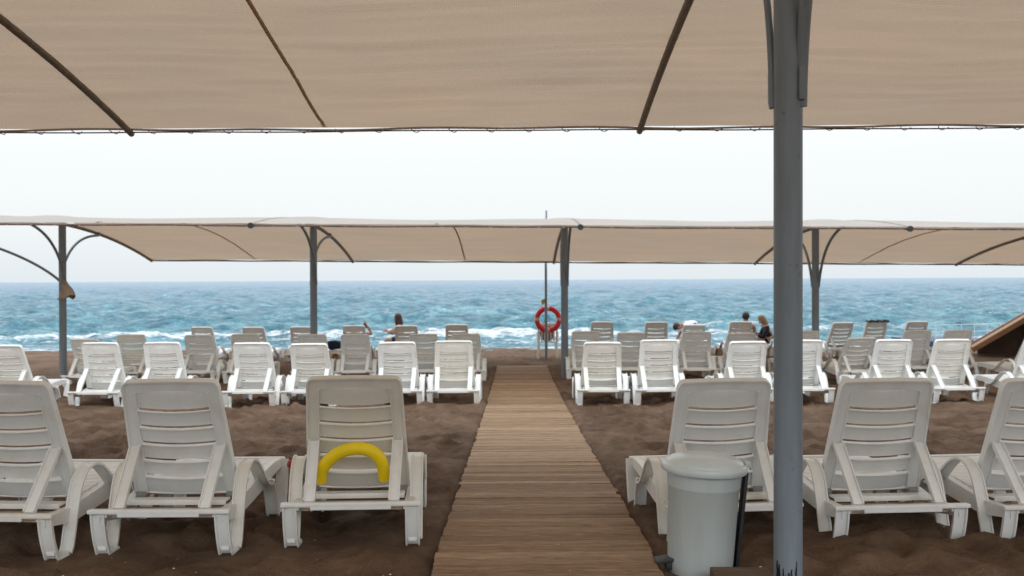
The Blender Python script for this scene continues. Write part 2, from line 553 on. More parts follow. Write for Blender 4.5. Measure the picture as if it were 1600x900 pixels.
# sand heaped along the boards' edge here and there
heap = np.exp(-((dw - 0.05) / 0.07) ** 2) * np.clip(fbm(XX * 0 + 3, YY * 1.4, 3, 9) - 0.42, 0, 1) * 0.22
ZZ = ZZ + np.where((YY > 2) & (YY < 23.3), heap, 0)
for (cx, cy, rr0) in ((0.94, 4.85, 0.34), (1.15, 4.62, 0.30), (-2.44, 5.16, 0.40), (-2.22, 5.30, 0.30), (-1.52, 5.36, 0.24), (-1.23, 5.5, 0.22), (-0.56, 5.5, 0.22)):          # trodden flat round the bin and the pole
    wgt = np.exp(-(((XX - cx) ** 2 + (YY - cy) ** 2) / rr0 ** 2) ** 2)
    ZZ = ZZ * (1 - wgt) + (base - 0.03) * wgt
beach = link('beach_sand', grid_mesh('beach_sand', XX, YY, ZZ), M_SAND)
tag(beach, kind='structure')
_GX, _GY, _GZ = gx, gy, ZZ


def gz(x, y):
    i = int(np.clip(np.searchsorted(_GY, y), 1, len(_GY) - 1)); j = int(np.clip(np.searchsorted(_GX, x), 1, len(_GX) - 1))
    return float(_GZ[i, j])


SEA = -0.60
ys = [28.9]
while ys[-1] < 9000:
    y = ys[-1]
    ys.append(y + max(0.13, (y - 20) * 0.0085, (y ** 2) / 52000.0))
ys = np.array(ys)
us = np.linspace(-1, 1, 420)
UU, YS = np.meshgrid(us, ys)
XS = UU * (10 + 0.78 * YS)
DY = np.gradient(ys)[:, None] * np.ones_like(UU)
DX = (10 + 0.78 * YS) * 2 / 419
sh = np.zeros_like(XS)
rs = np.random.RandomState(3)
for i in range(80):
    lam = 0.65 * (9 / 0.65) ** (rs.rand() ** 1.15)
    ang = R(rs.normal(96, 32)); k = 2 * math.pi / lam
    amp = 0.0165 * lam ** 0.45
    fade = np.clip(lam / (2.6 * np.maximum(DY, DX * abs(math.cos(ang)))) - 0.5, 0, 1)
    ph = k * (math.cos(ang) * XS + math.sin(ang) * YS) + rs.rand() * 6.28 + 2.2 * fbm(XS / (lam * 2.5), YS / (lam * 2.5), 2, i)
    s = np.sin(ph)
    sh += amp * fade * (0.55 * s + 0.45 * (2 * (0.5 + 0.5 * s) ** 2.2 - 0.8))
shore = np.clip((YS - 30.5) / 9, 0.12, 1)
H = sh * shore
# breaking surf: ragged ridges parallel to the shore, present only in stretches
xo = XS
surf = np.zeros_like(XS)
for (yc, wid, am, sd, thr) in ((33.0, 0.8, 0.34, 3, 0.47), (36.5, 0.9, 0.26, 4, 0.50), (31.3, 0.5, 0.16, 6, 0.42)):
    yy = yc + 1.6 * (fbm(xo / 9, xo * 0 + sd, 3, sd) - 0.5) * 2
    pres = np.clip((fbm(xo / 6, xo * 0 + 2 * sd, 3, sd + 7) - thr) * 7, 0, 1)
    prof = np.exp(-((YS - yy) / wid) ** 2) * pres
    churn = 0.6 + 0.8 * fbm(XS * 2.2, YS * 2.2, 3, sd)
    H += am * prof * churn
    surf += prof * 0.55 + 0.32 * np.exp(-((YS - yy + 1.3) / 1.6) ** 2) * pres
foam = 0.27 * surf * (0.35 + 0.9 * np.exp(-((XS + 2.0) / 5.5) ** 2) + 0.5 * np.exp(-((XS + 14) / 6) ** 2)) + 0.52 * np.exp(-((YS - 29.9) / 0.6) ** 2) + 0.20 * np.exp(-((YS - 32.5) / 3.0) ** 2)
crest = np.clip((H / 0.14 - 0.75), 0, 1) * np.clip((fbm(XS / 14, YS / 9, 3, 21) - 0.45) * 4, 0, 1)
foam = foam + 0.34 * crest
foam = foam * np.clip(1.25 - YS / 400, 0, 1)
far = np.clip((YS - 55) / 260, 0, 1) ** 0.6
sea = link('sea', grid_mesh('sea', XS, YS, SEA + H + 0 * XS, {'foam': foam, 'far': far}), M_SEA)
tag(sea, kind='structure')

# boardwalk: loose transverse planks on bearers, following the beach
mb = MB()
rs = random.Random(5)
y = 1.0 - (1.0 % PLANK)
while y < 22.6:
    gap = rs.choice([0.0015, 0.002, 0.002, 0.003, 0.008])
    x0 = wx(y) + rs.uniform(-0.008, 0.008)
    w = WW + rs.uniform(-0.012, 0.012)
    zz = ground(y) + 0.012 + rs.uniform(-0.003, 0.003) - (0.03 * max(0, y - 21) / 1.6)
    rot = Matrix.Rotation(rs.uniform(-0.004, 0.004), 3, 'Z') @ Matrix.Rotation(math.atan(gslope(y)) + rs.uniform(-0.012, 0.012), 3, 'X') @ Matrix.Rotation(rs.uniform(-0.003, 0.003), 3, 'Y')
    mb.box((x0, y + PLANK / 2, zz), (w, PLANK - gap, 0.024), rot, 0.003)
    y += PLANK
for s in (-1, 1):
    pts = [(wx(q) + s * 0.45, q, ground(q) - 0.03) for q in np.linspace(1.0, 22.5, 60)]
    for a, b_ in zip(pts[:-1], pts[1:]):
        mb.beam(a, b_, 0.06, 0.04)
bw = mb.build('boardwalk', M_WOOD, None, 30)
tag(bw, kind='structure')

# ------------------------------------------------------------------ shade canopies
SP = 4.89
CA, CB = 0.0354, 0.01985


def prof(d):                           # height of the rafters below the pole top, d = metres towards the sea
    return -CA * d - CB * d * d


def arc3(p0, p1, p2, n=14):
    p0, p1, p2 = Vector(p0), Vector(p1), Vector(p2)
    return [p0 * (1 - t) ** 2 + p1 * 2 * t * (1 - t) + p2 * t * t for t in np.linspace(0, 1, n)]


def canopy(name, label, yp, ztop, poles, xr, d0, d1, tiltx, full, pole_r, seam_x, far_from=None, cat='canopy'):
    root = empty(name, (0, yp, 0))
    tag(root, label, cat, 'shade canopies over the loungers')
    x0, x1 = xr
    nx = int((x1 - x0) / 0.075); ny = 230 if full else 110
    xs = np.linspace(x0, x1, nx); ds = np.linspace(d0, d1, ny)
    XG, DG = np.meshgrid(xs, ds)
    ph = (XG - poles[0]) / SP
    between = 1 - np.abs(np.cos(np.pi * ph)) ** 1.4
    endf = np.clip((DG - d0) / 0.9, 0, 1) * np.clip((d1 - DG) / 0.9, 0, 1)
    endf = endf * endf * (3 - 2 * endf)
    Zc = ztop - CA * DG - CB * DG * DG + tiltx * XG + 0.022
    Zc += -(0.07 if full else 0.03) * between * endf
    Zc += (0.06 if full else 0.11) * np.exp(-((DG + 0.2) / 0.8) ** 2) * np.exp(-((np.mod(ph + 0.5, 1) - 0.5) * SP / 0.75) ** 2)
    wr = 0.75 if full else 0.3
    # creases pulled along the rows and fanning from the rafter ends
    Zc += wr * endf * ((fbm(XG * 0.55, DG * 6.5, 4, 2) - 0.5) * 0.040 + (fbm(XG * 0.15 + DG * 0.1, DG * 1.3, 2, 8) - 0.5) * 0.03)
    if full:
        fan = 1 + 0.05 * np.abs(((ph + 0.5) % 1) - 0.5)
        Zc += endf * (np.abs(fbm(XG * 0.42, DG * 7.5 * fan + XG * 0.25, 2, 17) - 0.5) - 0.1) * 0.075
    Zc += (1 - endf) * wr * (fbm(XG * 1.7, DG * 0.6, 3, 4) - 0.5) * 0.012
    YG = DG + 0.05 * (1 - endf) * between * np.sign(DG - (d0 + d1) / 2) * -0.3
    me = grid_mesh('fabric', XG, YG, Zc)
    if far_from is not None:           # the bay at the end keeps only its landward half of cloth
        bm = bmesh.new(); bm.from_mesh(me)
        kill = [f for f in bm.faces if f.calc_center_median().x < far_from and f.calc_center_median().y > 0.15]
        bmesh.ops.delete(bm, geom=kill, context='FACES')
        bm.to_mesh(me); bm.free()
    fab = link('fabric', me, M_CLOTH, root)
    # hem cable and lacing on both long edges
    for dd, sgn in ((d0, -1), (d1, 1)):
        a0 = x0 if not (far_from is not None and sgn > 0) else far_from
        qs = np.arange(a0, x1, 0.12)
        zz = lambda x_: ztop - CA * dd - CB * dd * dd + tiltx * x_
        sg = lambda x_: 0.012 * math.sin(x_ * 2.1) * math.sin(x_ * 0.9)
        MB().tube([(x_, dd + sgn * 0.022, zz(x_) - 0.008 + 0.5 * sg(x_)) for x_ in qs], (0.0065 if full else 0.016), 6).build('edge_cable', M_BRASSY, root)
        m = MB()
        hem = [(x_, dd, zz(x_) + 0.012 + sg(x_ * 1.3)) for x_ in qs]
        m.loft([[(p[0], p[1] - 0.03, p[2] + 0.004), (p[0], p[1] + 0.03 * 1, p[2] + 0.004), (p[0], p[1] + 0.03, p[2] - 0.008), (p[0], p[1] - 0.03, p[2] - 0.008)] for p in hem])
        m.build('hem', M_CLOTH, root)
        m = MB(); xx = a0 + 0.1
        while xx < x1 - 0.4:
            z_ = zz(xx)
            m.tube([(xx, dd - sgn * 0.012, z_ + 0.010), (xx + 0.02, dd + sgn * 0.03, z_ - 0.010), (xx + 0.055, dd + sgn * 0.036, z_ - 0.022), (xx + 0.10, dd - sgn * 0.01, z_ - 0.004)], 0.0045, 5)
            xx += 0.36
        o = m.build('lacing', M_ROPE, root)
    # seams: folded tape under the cloth
    for sxx in seam_x:
        m = MB(); rings = []
        for d_ in np.linspace(d0 + 0.02, d1 - 0.01, 60):
            if far_from is not None and sxx < far_from and d_ > 0: break
            jx = int(np.clip((sxx - x0) / (x1 - x0) * (nx - 1), 0, nx - 1)); jy = int(np.clip((d_ - d0) / (d1 - d0) * (ny - 1), 0, ny - 1))
            z_ = float(np.mean(Zc[max(0, jy - 7):jy + 8, jx])) - 0.012
            w = 0.017
            rings.append([(sxx - w, d_, z_), (sxx - w * 0.5, d_, z_ - 0.012), (sxx + w * 0.5, d_, z_ - 0.012), (sxx + w, d_, z_)])
        m.loft(rings).build('seam', M_SEAM, root)
    for i, pxx in enumerate(poles):
        zt = ztop + tiltx * pxx
        gy_ = ground(yp)
        lean = 0.01 if full else 0.006
        p = MB().tube([(pxx - 0.5 * lean * 0, 0, gy_ - 0.4), (pxx + lean, 0, zt - 0.02)], pole_r, 28).build('pole', M_POLE, root, 40)
        if (far_from is None or pxx >= far_from - 0.1):
            rf = [(pxx, d_, zt + prof(d_)) for d_ in np.linspace(d0 - 0.06, d1 + 0.07, 26)]
        else:
            rf = [(pxx, d_, zt + prof(d_)) for d_ in np.linspace(d0 - 0.06, 0.1, 16)]
        r_ = MB().tube(rf, 0.030 if full else 0.034, 14).build('rafter', M_RAFT, root, 40)
        MB().tube([rf[0], (rf[0][0], rf[0][1] - 0.035, rf[0][2] - 0.004)], 0.045, 14).build('end_cap', M_DARK, r_, 40)
        for s in (-1, 1):
            dd = 1.55 * s
            zb = zt - (1.36 if full else 1.16)
            off = 0.25 if full else 0.05
            xx_ = pxx + ((0.058 if s < 0 else -0.058) if full else (0.06 if s < 0 else -0.051))
            st = arc3((xx_, off * s * (0.08 if full else 0.3), zb), (xx_, (0.06 if full else 0.30) * s, zt - 0.22), (pxx + 0.045, dd, zt + prof(dd) - 0.06), 18)
            st.append(Vector((pxx + 0.045, dd + 0.09 * s, zt + prof(dd) - 0.045)))
            rad = (0.028 if s < 0 else 0.016) if full else 0.026
            so = MB().tube(st, rad, 12).build('strut', M_POLE, p, 40)
            m = MB()
            e_ = st[-1]
            m.box((pxx + 0.045, e_.y, e_.z + 0.03), (0.02, 0.05, 0.10), None, 0.004)
            m.build('bracket', M_DARK, p, 40)
            m = MB()
            m.box((pxx + (xx_ - pxx) * 0.9, off * s * 0.22, zb + 0.10), (abs(xx_ - pxx) * 0.5, 0.03, 0.15), None, 0.003)
            m.build('bracket', M_POLE, p, 40)
    return root


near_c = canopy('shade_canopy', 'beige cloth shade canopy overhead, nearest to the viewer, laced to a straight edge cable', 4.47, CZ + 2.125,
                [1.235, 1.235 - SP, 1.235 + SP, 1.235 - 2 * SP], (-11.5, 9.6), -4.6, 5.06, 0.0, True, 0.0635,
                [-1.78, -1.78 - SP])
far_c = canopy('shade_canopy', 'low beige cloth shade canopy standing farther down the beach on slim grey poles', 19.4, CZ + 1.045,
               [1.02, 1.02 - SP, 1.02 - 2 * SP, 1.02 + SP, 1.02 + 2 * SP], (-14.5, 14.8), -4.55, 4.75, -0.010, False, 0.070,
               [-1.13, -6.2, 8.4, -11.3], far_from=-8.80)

# extra side strut of the leftmost pole and the torn cloth hanging from it
p93 = [o for o in far_c.children if o.name.startswith('pole') and o.data.vertices[0].co.x < -8][0]
m = MB()
zt = CZ + 0.0
m.tube(arc3((-8.82, 0.02, zt + 0.02), (-9.35, 0.0, zt + 0.50), (-10.6, -0.02, zt + 0.86), 16), 0.026, 12)
m.build('strut', M_POLE, p93, 40)
M_RAG = simple('torn_cloth', (0.36, 0.30, 0.25), 0.9, 0.35, 9)
m = MB()
rings = []
rr_ = random.Random(2)
for i, t in enumerate(np.linspace(0, 1, 9)):
    z_ = CZ + 0.06 - t * 0.36
    w = 0.03 + 0.13 * t
    ring = []
    for k in range(14):
        a = 2 * math.pi * k / 14
        q = 1 + 0.28 * math.sin(3 * a + t * 3) + rr_.uniform(-0.1, 0.1)
        ring.append((-8.82 + 0.10 + 0.07 * t + w * q * math.cos(a), -0.02 + 0.5 * w * q * math.sin(a), z_ - 0.05 * t * math.sin(a * 2)))
    rings.append(ring)
m.loft(rings)
rag = m.build('cloth_scrap', M_RAG, None, 60)
rag.location = (0, 19.4 - 0.02, 0)
tag(rag, 'torn scrap of brown cloth hanging from the leftmost pole of the far canopy', 'cloth')

# black paint marks scrawled at the foot of the nearest pole
M_INK = simple('black_paint', (0.006, 0.006, 0.008), 0.5, 0.3, 40)
p_main = [o for o in near_c.children if o.name.startswith('pole') and abs(o.data.vertices[0].co.x - 1.235) < 0.2][0]
m = MB()
rr_ = random.Random(9)


def on_pole(a, z):                      # a: angle from the side facing the viewer
    r_ = 0.0637 + 0.0008
    z += 0.098
    return (1.235 + r_ * math.sin(a), -r_ * math.cos(a), z)


for (a0, a1, zl, zh) in ((-1.15, -0.95, -0.03, 0.092), (-0.95, -0.78, -0.03, 0.078), (-0.62, -0.50, -0.03, 0.062), (-0.45, -0.36, -0.03, 0.035),
                         (-0.28, -0.10, -0.03, 0.045), (-0.10, 0.06, -0.03, 0.06), (0.12, 0.20, -0.03, 0.03), (0.24, 0.40, 0.0, 0.072), (0.33, 0.42, 0.05, 0.095)):
    ns = 5
    g = []
    for j in range(ns + 1):
        z_ = zl + (zh - zl) * j / ns
        sh_ = rr_.uniform(-0.03, 0.03)
        tw = 1 - 0.45 * (j / ns) ** 3
        c_ = (a0 + a1) / 2 + sh_; hw = (a1 - a0) / 2 * tw
        g.append([on_pole(c_ - hw, z_), on_pole(c_, z_), on_pole(c_ + hw, z_)])
    vs = [[m.bm.verts.new(Vector(p_)) for p_ in r_] for r_ in g]
    for j in range(ns):
        for k in range(2):
            m.bm.faces.new((vs[j][k], vs[j][k + 1], vs[j + 1][k + 1], vs[j + 1][k]))
m.build('paint_marks', M_INK, p_main, None)

# ------------------------------------------------------------------ sun loungers
YB, ZB, LB = 0.42, 0.255, 0.715          # hinge and length of the back


def make_lounger(tilt):
    root = empty('sun_lounger', (0, 0, 0))
    ct, st_ = math.cos(R(tilt)), math.sin(R(tilt))

    def bp(u, v, n_):                   # back-panel coordinates to local: n_ > 0 faces the head end (the viewer)
        return Vector((u, YB - ct * v - st_ * n_, ZB + st_ * v - ct * n_))

    def hw(v): return 0.302 - 0.034 * (v / LB)
    # rim and side flanges
    cs = [(0, -0.034), (0, 0.009), (0.010, 0.009), (0.014, -0.003), (0.071, -0.004), (0.073, -0.024), (0.068, -0.024), (0.014, -0.012), (0.007, -0.034)]
    rc = 0.040
    path = []
    for v in np.linspace(0.0, LB - rc, 9):
        path.append((hw(v), v, 1, 0))
    for a in np.linspace(0, 90, 8)[1:]:
        path.append((hw(LB) - rc + rc * math.cos(R(a)), LB - rc + rc * math.sin(R(a)), math.cos(R(a)), math.sin(R(a))))
    full = path + [(0, LB + 0.004, 0, 1)] + [(-u, v, -nu, nv) for u, v, nu, nv in reversed(path)]
    m = MB()
    rings = []
    for (u, v, nu, nv) in full:
        ring = []
        for (o_, n_) in cs:
            uu = u - nu * o_; vv = v - nv * o_
            if o_ > rc:                                   # square inner corner, no fold
                vv = min(v, LB - o_) if nv < 0.99 else LB - o_
                if nv > 0.01 and nu != 0:
                    vv = LB - o_; uu = math.copysign(hw(LB) - o_, u)
            ring.append(bp(uu, vv, n_))
        rings.append(ring)
    m.loft(rings)
    # louvred slats
    lines = [0.0, 0.115, 0.222, 0.328, 0.434, 0.542, LB - 0.058]
    for i in range(len(lines) - 1):
        v0, v1 = lines[i] + (0.003 if i else 0.0), lines[i + 1] - (0.0035 if i < 5 else 0)
        if i < 5:
            bk = -0.027 if i != 4 else -0.018
            sec = [(v1, 0.003), (v1 - 0.006, 0.004), (v1 - 0.009, -0.008), (v1 - 0.03, -0.013), (v0 + 0.03, -0.018), (v0 + 0.003, -0.020), (v0 + 0.003, -0.026), (v0 + 0.03, -0.024), (v1 - 0.012, -0.018), (v1 - 0.006, bk)]
        else:
            sec = [(v1, -0.016), (v1 - 0.005, -0.015), (v1 - 0.012, -0.014), (v1 - 0.03, -0.013), (v0 + 0.03, -0.016), (v0 + 0.003, -0.018), (v0 + 0.003, -0.024), (v0 + 0.03, -0.022), (v1 - 0.03, -0.020), (v1, -0.022)]
        rings = []
        for s in np.linspace(-1, 1, 13):
            bow = 0.017 * (1 - s * s)
            rings.append([bp(s * (hw(v) - 0.070), v - 0.006 * (1 - s * s), n_ + bow) for v, n_ in sec])
        m.loft(rings)
    # two stiffening beads beside the slats
    for s in (-1, 1):
        m.loft([[bp(s * (hw(v) - 0.070) + q[0], v, q[1]) for q in ((-0.004, -0.024), (-0.004, 0.004), (0.004, 0.004), (0.004, -0.024))] for v in np.linspace(0.0, LB - 0.07, 6)])
    m.build('backrest', M_PL, root, 32)

    def strap(path, w, xc, t=0.013, lip=0.016, flip=1):
        """moulded leg band: a plate with a flange along both edges, swept through (y, z) points"""
        m = MB(); rings = []
        P_ = [Vector((0, a, b_)) for a, b_ in path]
        for i, p_ in enumerate(P_):
            tdir = (P_[min(i + 1, len(P_) - 1)] - P_[max(i - 1, 0)]).normalized()
            nn = Vector((0, -tdir.z, tdir.y)) * flip
            h = w / 2
            prof_ = [(-h, 0.0), (-h, lip), (-h + 0.008, lip), (-h + 0.011, 0.002), (h - 0.011, 0.002), (h - 0.008, lip), (h, lip), (h, 0), (h - 0.006, -0.004), (-h + 0.006, -0.004)]
            rings.append([Vector((xc + a, p_.y, p_.z)) + nn * (b_ if b_ > 0 else b_ - (t - 0.004) * (b_ < 0)) for a, b_ in prof_])
        m.loft(rings)
        return m

    def smooth_path(ctrl, n=5):
        out = []
        c = [Vector((0, a, b_)) for a, b_ in ctrl]
        for i in range(len(c) - 1):
            p0, p1, p2, p3 = c[max(i - 1, 0)], c[i], c[i + 1], c[min(i + 2, len(c) - 1)]
            for t in np.linspace(0, 1, n, endpoint=False):
                q = 0.5 * ((2 * p1) + (-p0 + p2) * t + (2 * p0 - 5 * p1 + 4 * p2 - p3) * t * t + (-p0 + 3 * p1 - 3 * p2 + p3) * t ** 3)
                out.append((q.y, q.z))
        out.append((c[-1].y, c[-1].z))
        return out

    for s in (-1, 1):
        xc = 0.335 * s
        rear = smooth_path([(0.006, 0.235), (0.014, 0.17), (0.036, 0.09), (0.066, 0.02), (0.088, -0.012), (0.15, -0.016), (0.198, -0.008)], 4)
        strap(rear, 0.078, xc, flip=-1).box((xc, 0.062, 0.020), (0.046, 0.02, 0.02), None, 0.003).build('leg', M_PL, root, 40)
        arm = smooth_path([(0.188, -0.012), (0.215, 0.025), (0.238, 0.11), (0.272, 0.235), (0.315, 0.345), (0.375, 0.405), (0.45, 0.428), (0.535, 0.408), (0.615, 0.355), (0.70, 0.285), (0.785, 0.235), (0.87, 0.222)], 4)
        am = strap(arm, 0.074, xc + 0.012 * s, lip=-0.0135, t=0.005, flip=-1)
        am.build('armrest', M_PL, root, 40)
        front = smooth_path([(0.93, 0.24), (0.965, 0.17), (1.0, 0.08), (1.03, 0.015), (1.06, 0.0), (1.16, 0.0), (1.195, 0.02), (1.225, 0.11), (1.25, 0.23), (1.262, 0.322)], 4)
        fm = strap(front, 0.078, xc, flip=-1)
        fm.build('leg', M_PL, root, 40)
        # side rail with a deep skirt
        m = MB()
        rings = []
        for t in np.linspace(0, 1, 14):
            y_ = 0.0 + 1.29 * t
            zt_ = 0.222 + 0.108 * min(1, max(0, (y_ - 0.30) / 0.75)) ** 0.8
            dp = 0.05 + 0.05 * math.sin(math.pi * t)
            xo_, xi_ = s * 0.335, s * 0.285
            rings.append([(xo_, y_, zt_), (xi_, y_, zt_), (xi_, y_, zt_ - 0.022), (xo_ - s * 0.008, y_, zt_ - 0.022), (xo_ - s * 0.008, y_, zt_ - dp), (xo_, y_, zt_ - dp)])
        m.loft(rings)
        m.build('side_rail', M_PL, root, 40)
        # support strut from the back to the notch on the rear bar
        v_ = 0.318
        a = bp(s * 0.240, v_, 0.014); b_ = Vector((s * 0.232, 0.035, 0.240))
        m = MB()
        m.beam(a, b_, 0.062, 0.017, 0.004)
        for q in (-1, 1):
            dd = (b_ - a).normalized(); nrm = Vector((0, dd.z, -dd.y))
            m.beam(a + Vector((q * 0.028, 0, 0)) - nrm * 0.0 + nrm * 0.012, b_ + Vector((q * 0.028, 0, 0)) + nrm * 0.012, 0.006, 0.02)
        m.build('support_strut', M_PL, root, 40)
    # rear bar: flat top with a lip under it
    m = MB()
    m.box((0, 0.0, 0.232), (0.765, 0.05, 0.022), None, 0.005)
    m.box((0, -0.018, 0.217), (0.44, 0.012, 0.026), None, 0.003)
    m.box((0, 0.03, 0.216), (0.60, 0.010, 0.02), None, 0.003)
    m.build('rear_bar', M_PL, root, 40)
    # rolled cross member and stained tray behind the hinge
    m = MB()
    m.box((0, 0.290, 0.240), (0.56, 0.085, 0.014), None, 0.005)
    m.box((0, 0.248, 0.232), (0.56, 0.012, 0.030), None, 0.005)
    m.build('cross_member', M_PL, root, 40)
    m = MB()
    m.box((0, 0.160, 0.196), (0.555, 0.26, 0.008), None, 0.002)
    m.build('tray', M_TRAY, root, 40)
    # seat of cross slats with a rolled foot end
    m = MB()
    ys_ = np.linspace(0.44, 1.235, 11)
    for i in range(10):
        a0, a1 = ys_[i] + 0.006, ys_[i + 1] - 0.004
        rings = []
        for s in np.linspace(-1, 1, 9):
            bow = -0.010 * (1 - s * s)
            zf = lambda q: 0.232 + 0.102 * min(1, max(0, (q - 0.30) / 0.75)) ** 0.8 + bow
            rings.append([(s * 0.287, a0, zf(a0) - 0.006), (s * 0.287, a0 + 0.01, zf(a0)), (s * 0.287, a1 - 0.01, zf(a1)), (s * 0.287, a1, zf(a1) - 0.006),
                          (s * 0.287, a1 - 0.01, zf(a1) - 0.012), (s * 0.287, a0 + 0.01, zf(a0) - 0.012)])
        m.loft(rings)
    m.box((0, 1.266, 0.318), (0.70, 0.05, 0.034), None, 0.010)
    m.build('seat', M_PL, root, 40)
    # hinge blocks
    for s in (-1, 1):
        MB().box((s * 0.262, YB - 0.01, ZB - 0.006), (0.055, 0.03, 0.028), None, 0.004).build('hinge', M_HINGE, root, 40)
    return root


proto = {'up': make_lounger(67), 'up2': make_lounger(70), 'up3': make_lounger(64), 'low': make_lounger(52), 'mid': make_lounger(61)}
used = set()
WT = 0.536


vary = random.Random(12)


def y_hint(Dt):
    return Dt or 0


def place_lounger(label, group, topx=None, Dt=None, barx=None, Db=None, yaw=0.0, kind='up', dz=0.0):
    if kind == 'up' and y_hint(Dt) > 10:
        kind = vary.choice(['up', 'up', 'up2', 'up3'])
    if kind in used:
        o = copy_tree(proto[kind])
    else:
        o = proto[kind]; used.add(kind)
    if barx is not None:
        x_, y_ = X(barx, Db), Db
    else:
        y_ = Dt - 0.13
        x_ = X(topx, Dt) + math.sin(R(yaw)) * 0.13
    o.location = (x_, y_, dz + ground(y_) - 0.004 + (0.0 if y_ > 10 else -0.008))
    o.rotation_euler = (math.atan(gslope(y_ + 0.5)) * 0.9, random.uniform(-0.008, 0.008), R(yaw))
    tag(o, label, 'sun lounger', group)
    return o


G1 = 'sun loungers in the nearest row'
L1 = place_lounger('white lounger cut off by the left edge of the photo, nearest row', G1, barx=-30, Db=5.22, yaw=-4)
L2 = place_lounger('empty white lounger left of the one with the yellow noodle, nearest row', G1, barx=246, Db=5.30, yaw=-1.5)
L3 = place_lounger('yellowish white lounger holding the yellow noodle, beside the boardwalk', G1, barx=546, Db=5.46, yaw=3.0)
L4 = place_lounger('white lounger behind the pedal bin and the thick grey pole', G1, barx=1148, Db=5.5, yaw=4.0, dz=-0.03)
L5 = place_lounger('white lounger just right of the thick grey pole, whole back in view', G1, barx=1409, Db=5.46, yaw=4.0, dz=-0.03)
L6 = place_lounger('white lounger cut off by the right edge of the photo, nearest row', G1, barx=1671, Db=5.46, yaw=5.0, dz=-0.03)

M_CREAM = plastic_mat('yellowed_plastic', 0.25)
for nd_ in M_CREAM.node_tree.nodes:
    if nd_.type == 'VALTORGB' and nd_.color_ramp.elements[0].color[0] > 0.5:
        for e_, c_ in zip(nd_.color_ramp.elements, ((0.78, 0.765, 0.715), (0.84, 0.83, 0.79), (0.86, 0.855, 0.82))):
            e_.color = (*c_, 1)
for ch_ in L3.children:
    if ch_.name.startswith('backrest'):
        ch_.data = ch_.data.copy(); ch_.data.materials[0] = M_CREAM
        ch_['label'] = 'yellowed cream backrest'
G2 = 'sun loungers in the second row'
row2 = [(5, 'half out of frame at the left edge', -4), (151, 'right of the left canopy pole, stubby legs showing', -4),
        (249, 'lower half behind the empty nearest lounger', -4), (391, 'alone between two nearest-row backs', -2),
        (482, 'in line with the second canopy pole', -2), (619.5, 'above the noodle lounger top right corner', 0), (708, 'nearest the boardwalk on its left', 0),
        (941, 'nearest the boardwalk on its right', 0), (1031.5, 'second to the right of the boardwalk', 0), (1169.5, 'just left of the thick grey pole', 2),
        (1258, 'partly covered by the thick grey pole', 3), (1399, 'behind the first lounger right of the thick pole', 4), (1491.5, 'between the two nearest loungers at far right', 5),
        (1629, 'cut off by the right edge', 7)]
for px, tx, yw in row2:
    place_lounger('white second-row lounger, ' + tx, G2, topx=px, Dt=14.3, yaw=yw)

G3 = 'sun loungers in the third row'
row3 = [(132, 17.9, 'just right of the left canopy pole', -7, 'mid'), (202, 18.9, 'second from the left canopy pole, before surf', -2, 'up'),
        (308, 18.9, 'with a farther back peeping above its right corner', -4, 'up'), (381, 18.9, 'mostly hidden by a second-row back', -2, 'up'),
        (487, 18.9, 'right behind the second canopy pole', 0, 'up'), (554, 18.8, 'below the raised forearm with a phone', 0, 'up'),
        (661, 18.9, 'lower right of the long-haired woman', 0, 'up'), (727, 18.9, 'left of the boardwalk end', 0, 'up'),
        (916, 18.9, 'just right of the pole by the life ring', 0, 'up'), (986.5, 18.9, 'second right of the life ring pole', 0, 'up'),
        (1089, 18.7, 'in front of the bending man in white', 0, 'up'), (1158, 18.9, 'in front of the dark-haired man', 3, 'mid'),
        (1259, 18.9, 'only its top showing beside the fourth canopy pole', 3, 'up'), (1342, 17.9, 'leaned back lowest, right of the fourth canopy pole', 8, 'low'),
        (1436, 18.9, 'brownish in shade below a farther back', 7, 'up'), (1500, 18.9, 'in front of the low white railing', 6, 'up'),
        (1622, 17.6, 'turned aside at the right edge below the ramp', 16, 'mid')]
for px, D_, tx, yw, kd in row3:
    place_lounger('white third-row lounger, ' + tx, G3, topx=px, Dt=D_, yaw=yw, kind=kd, dz=-0.02 if px < 800 else 0)

G4 = 'sun loungers in the row nearest the sea'
row4 = [(314, 24.2, 'leftmost of the row', -6, 'up'), (395.5, 24.2, 'second from the left', -5, 'up'), (470, 24.2, 'half behind the second canopy pole', -2, 'up'),
        (552.5, 24.2, 'beside the raised forearm with a phone', 0, 'up'), (634.5, 24.2, 'beside the long-haired woman', 0, 'up'), (713, 24.2, 'last before the life ring', 0, 'up'),
        (941, 24.2, 'first right of the life ring', 0, 'up'), (1026, 24.2, 'second right of the life ring', 0, 'up'), (1083, 25.0, 'just below the bending man', 0, 'low'),
        (1158, 24.2, 'under the dark-haired man', 3, 'up'), (1238, 24.2, 'under the blonde woman in black', 3, 'up'), (1316, 24.2, 'right of the fourth canopy pole', 11, 'mid'),
        (1371, 24.2, 'with a dark towel over its top', 9, 'up'), (1433, 24.2, 'rightmost, before the white railing', 8, 'up')]
R4 = {}
for px, D_, tx, yw, kd in row4:
    R4[px] = place_lounger('white sea-row lounger, ' + tx, G4, topx=px, Dt=D_, yaw=yw, kind=kd, dz=(-0.09 + 0.06 * px / 800 if px < 800 else 0))

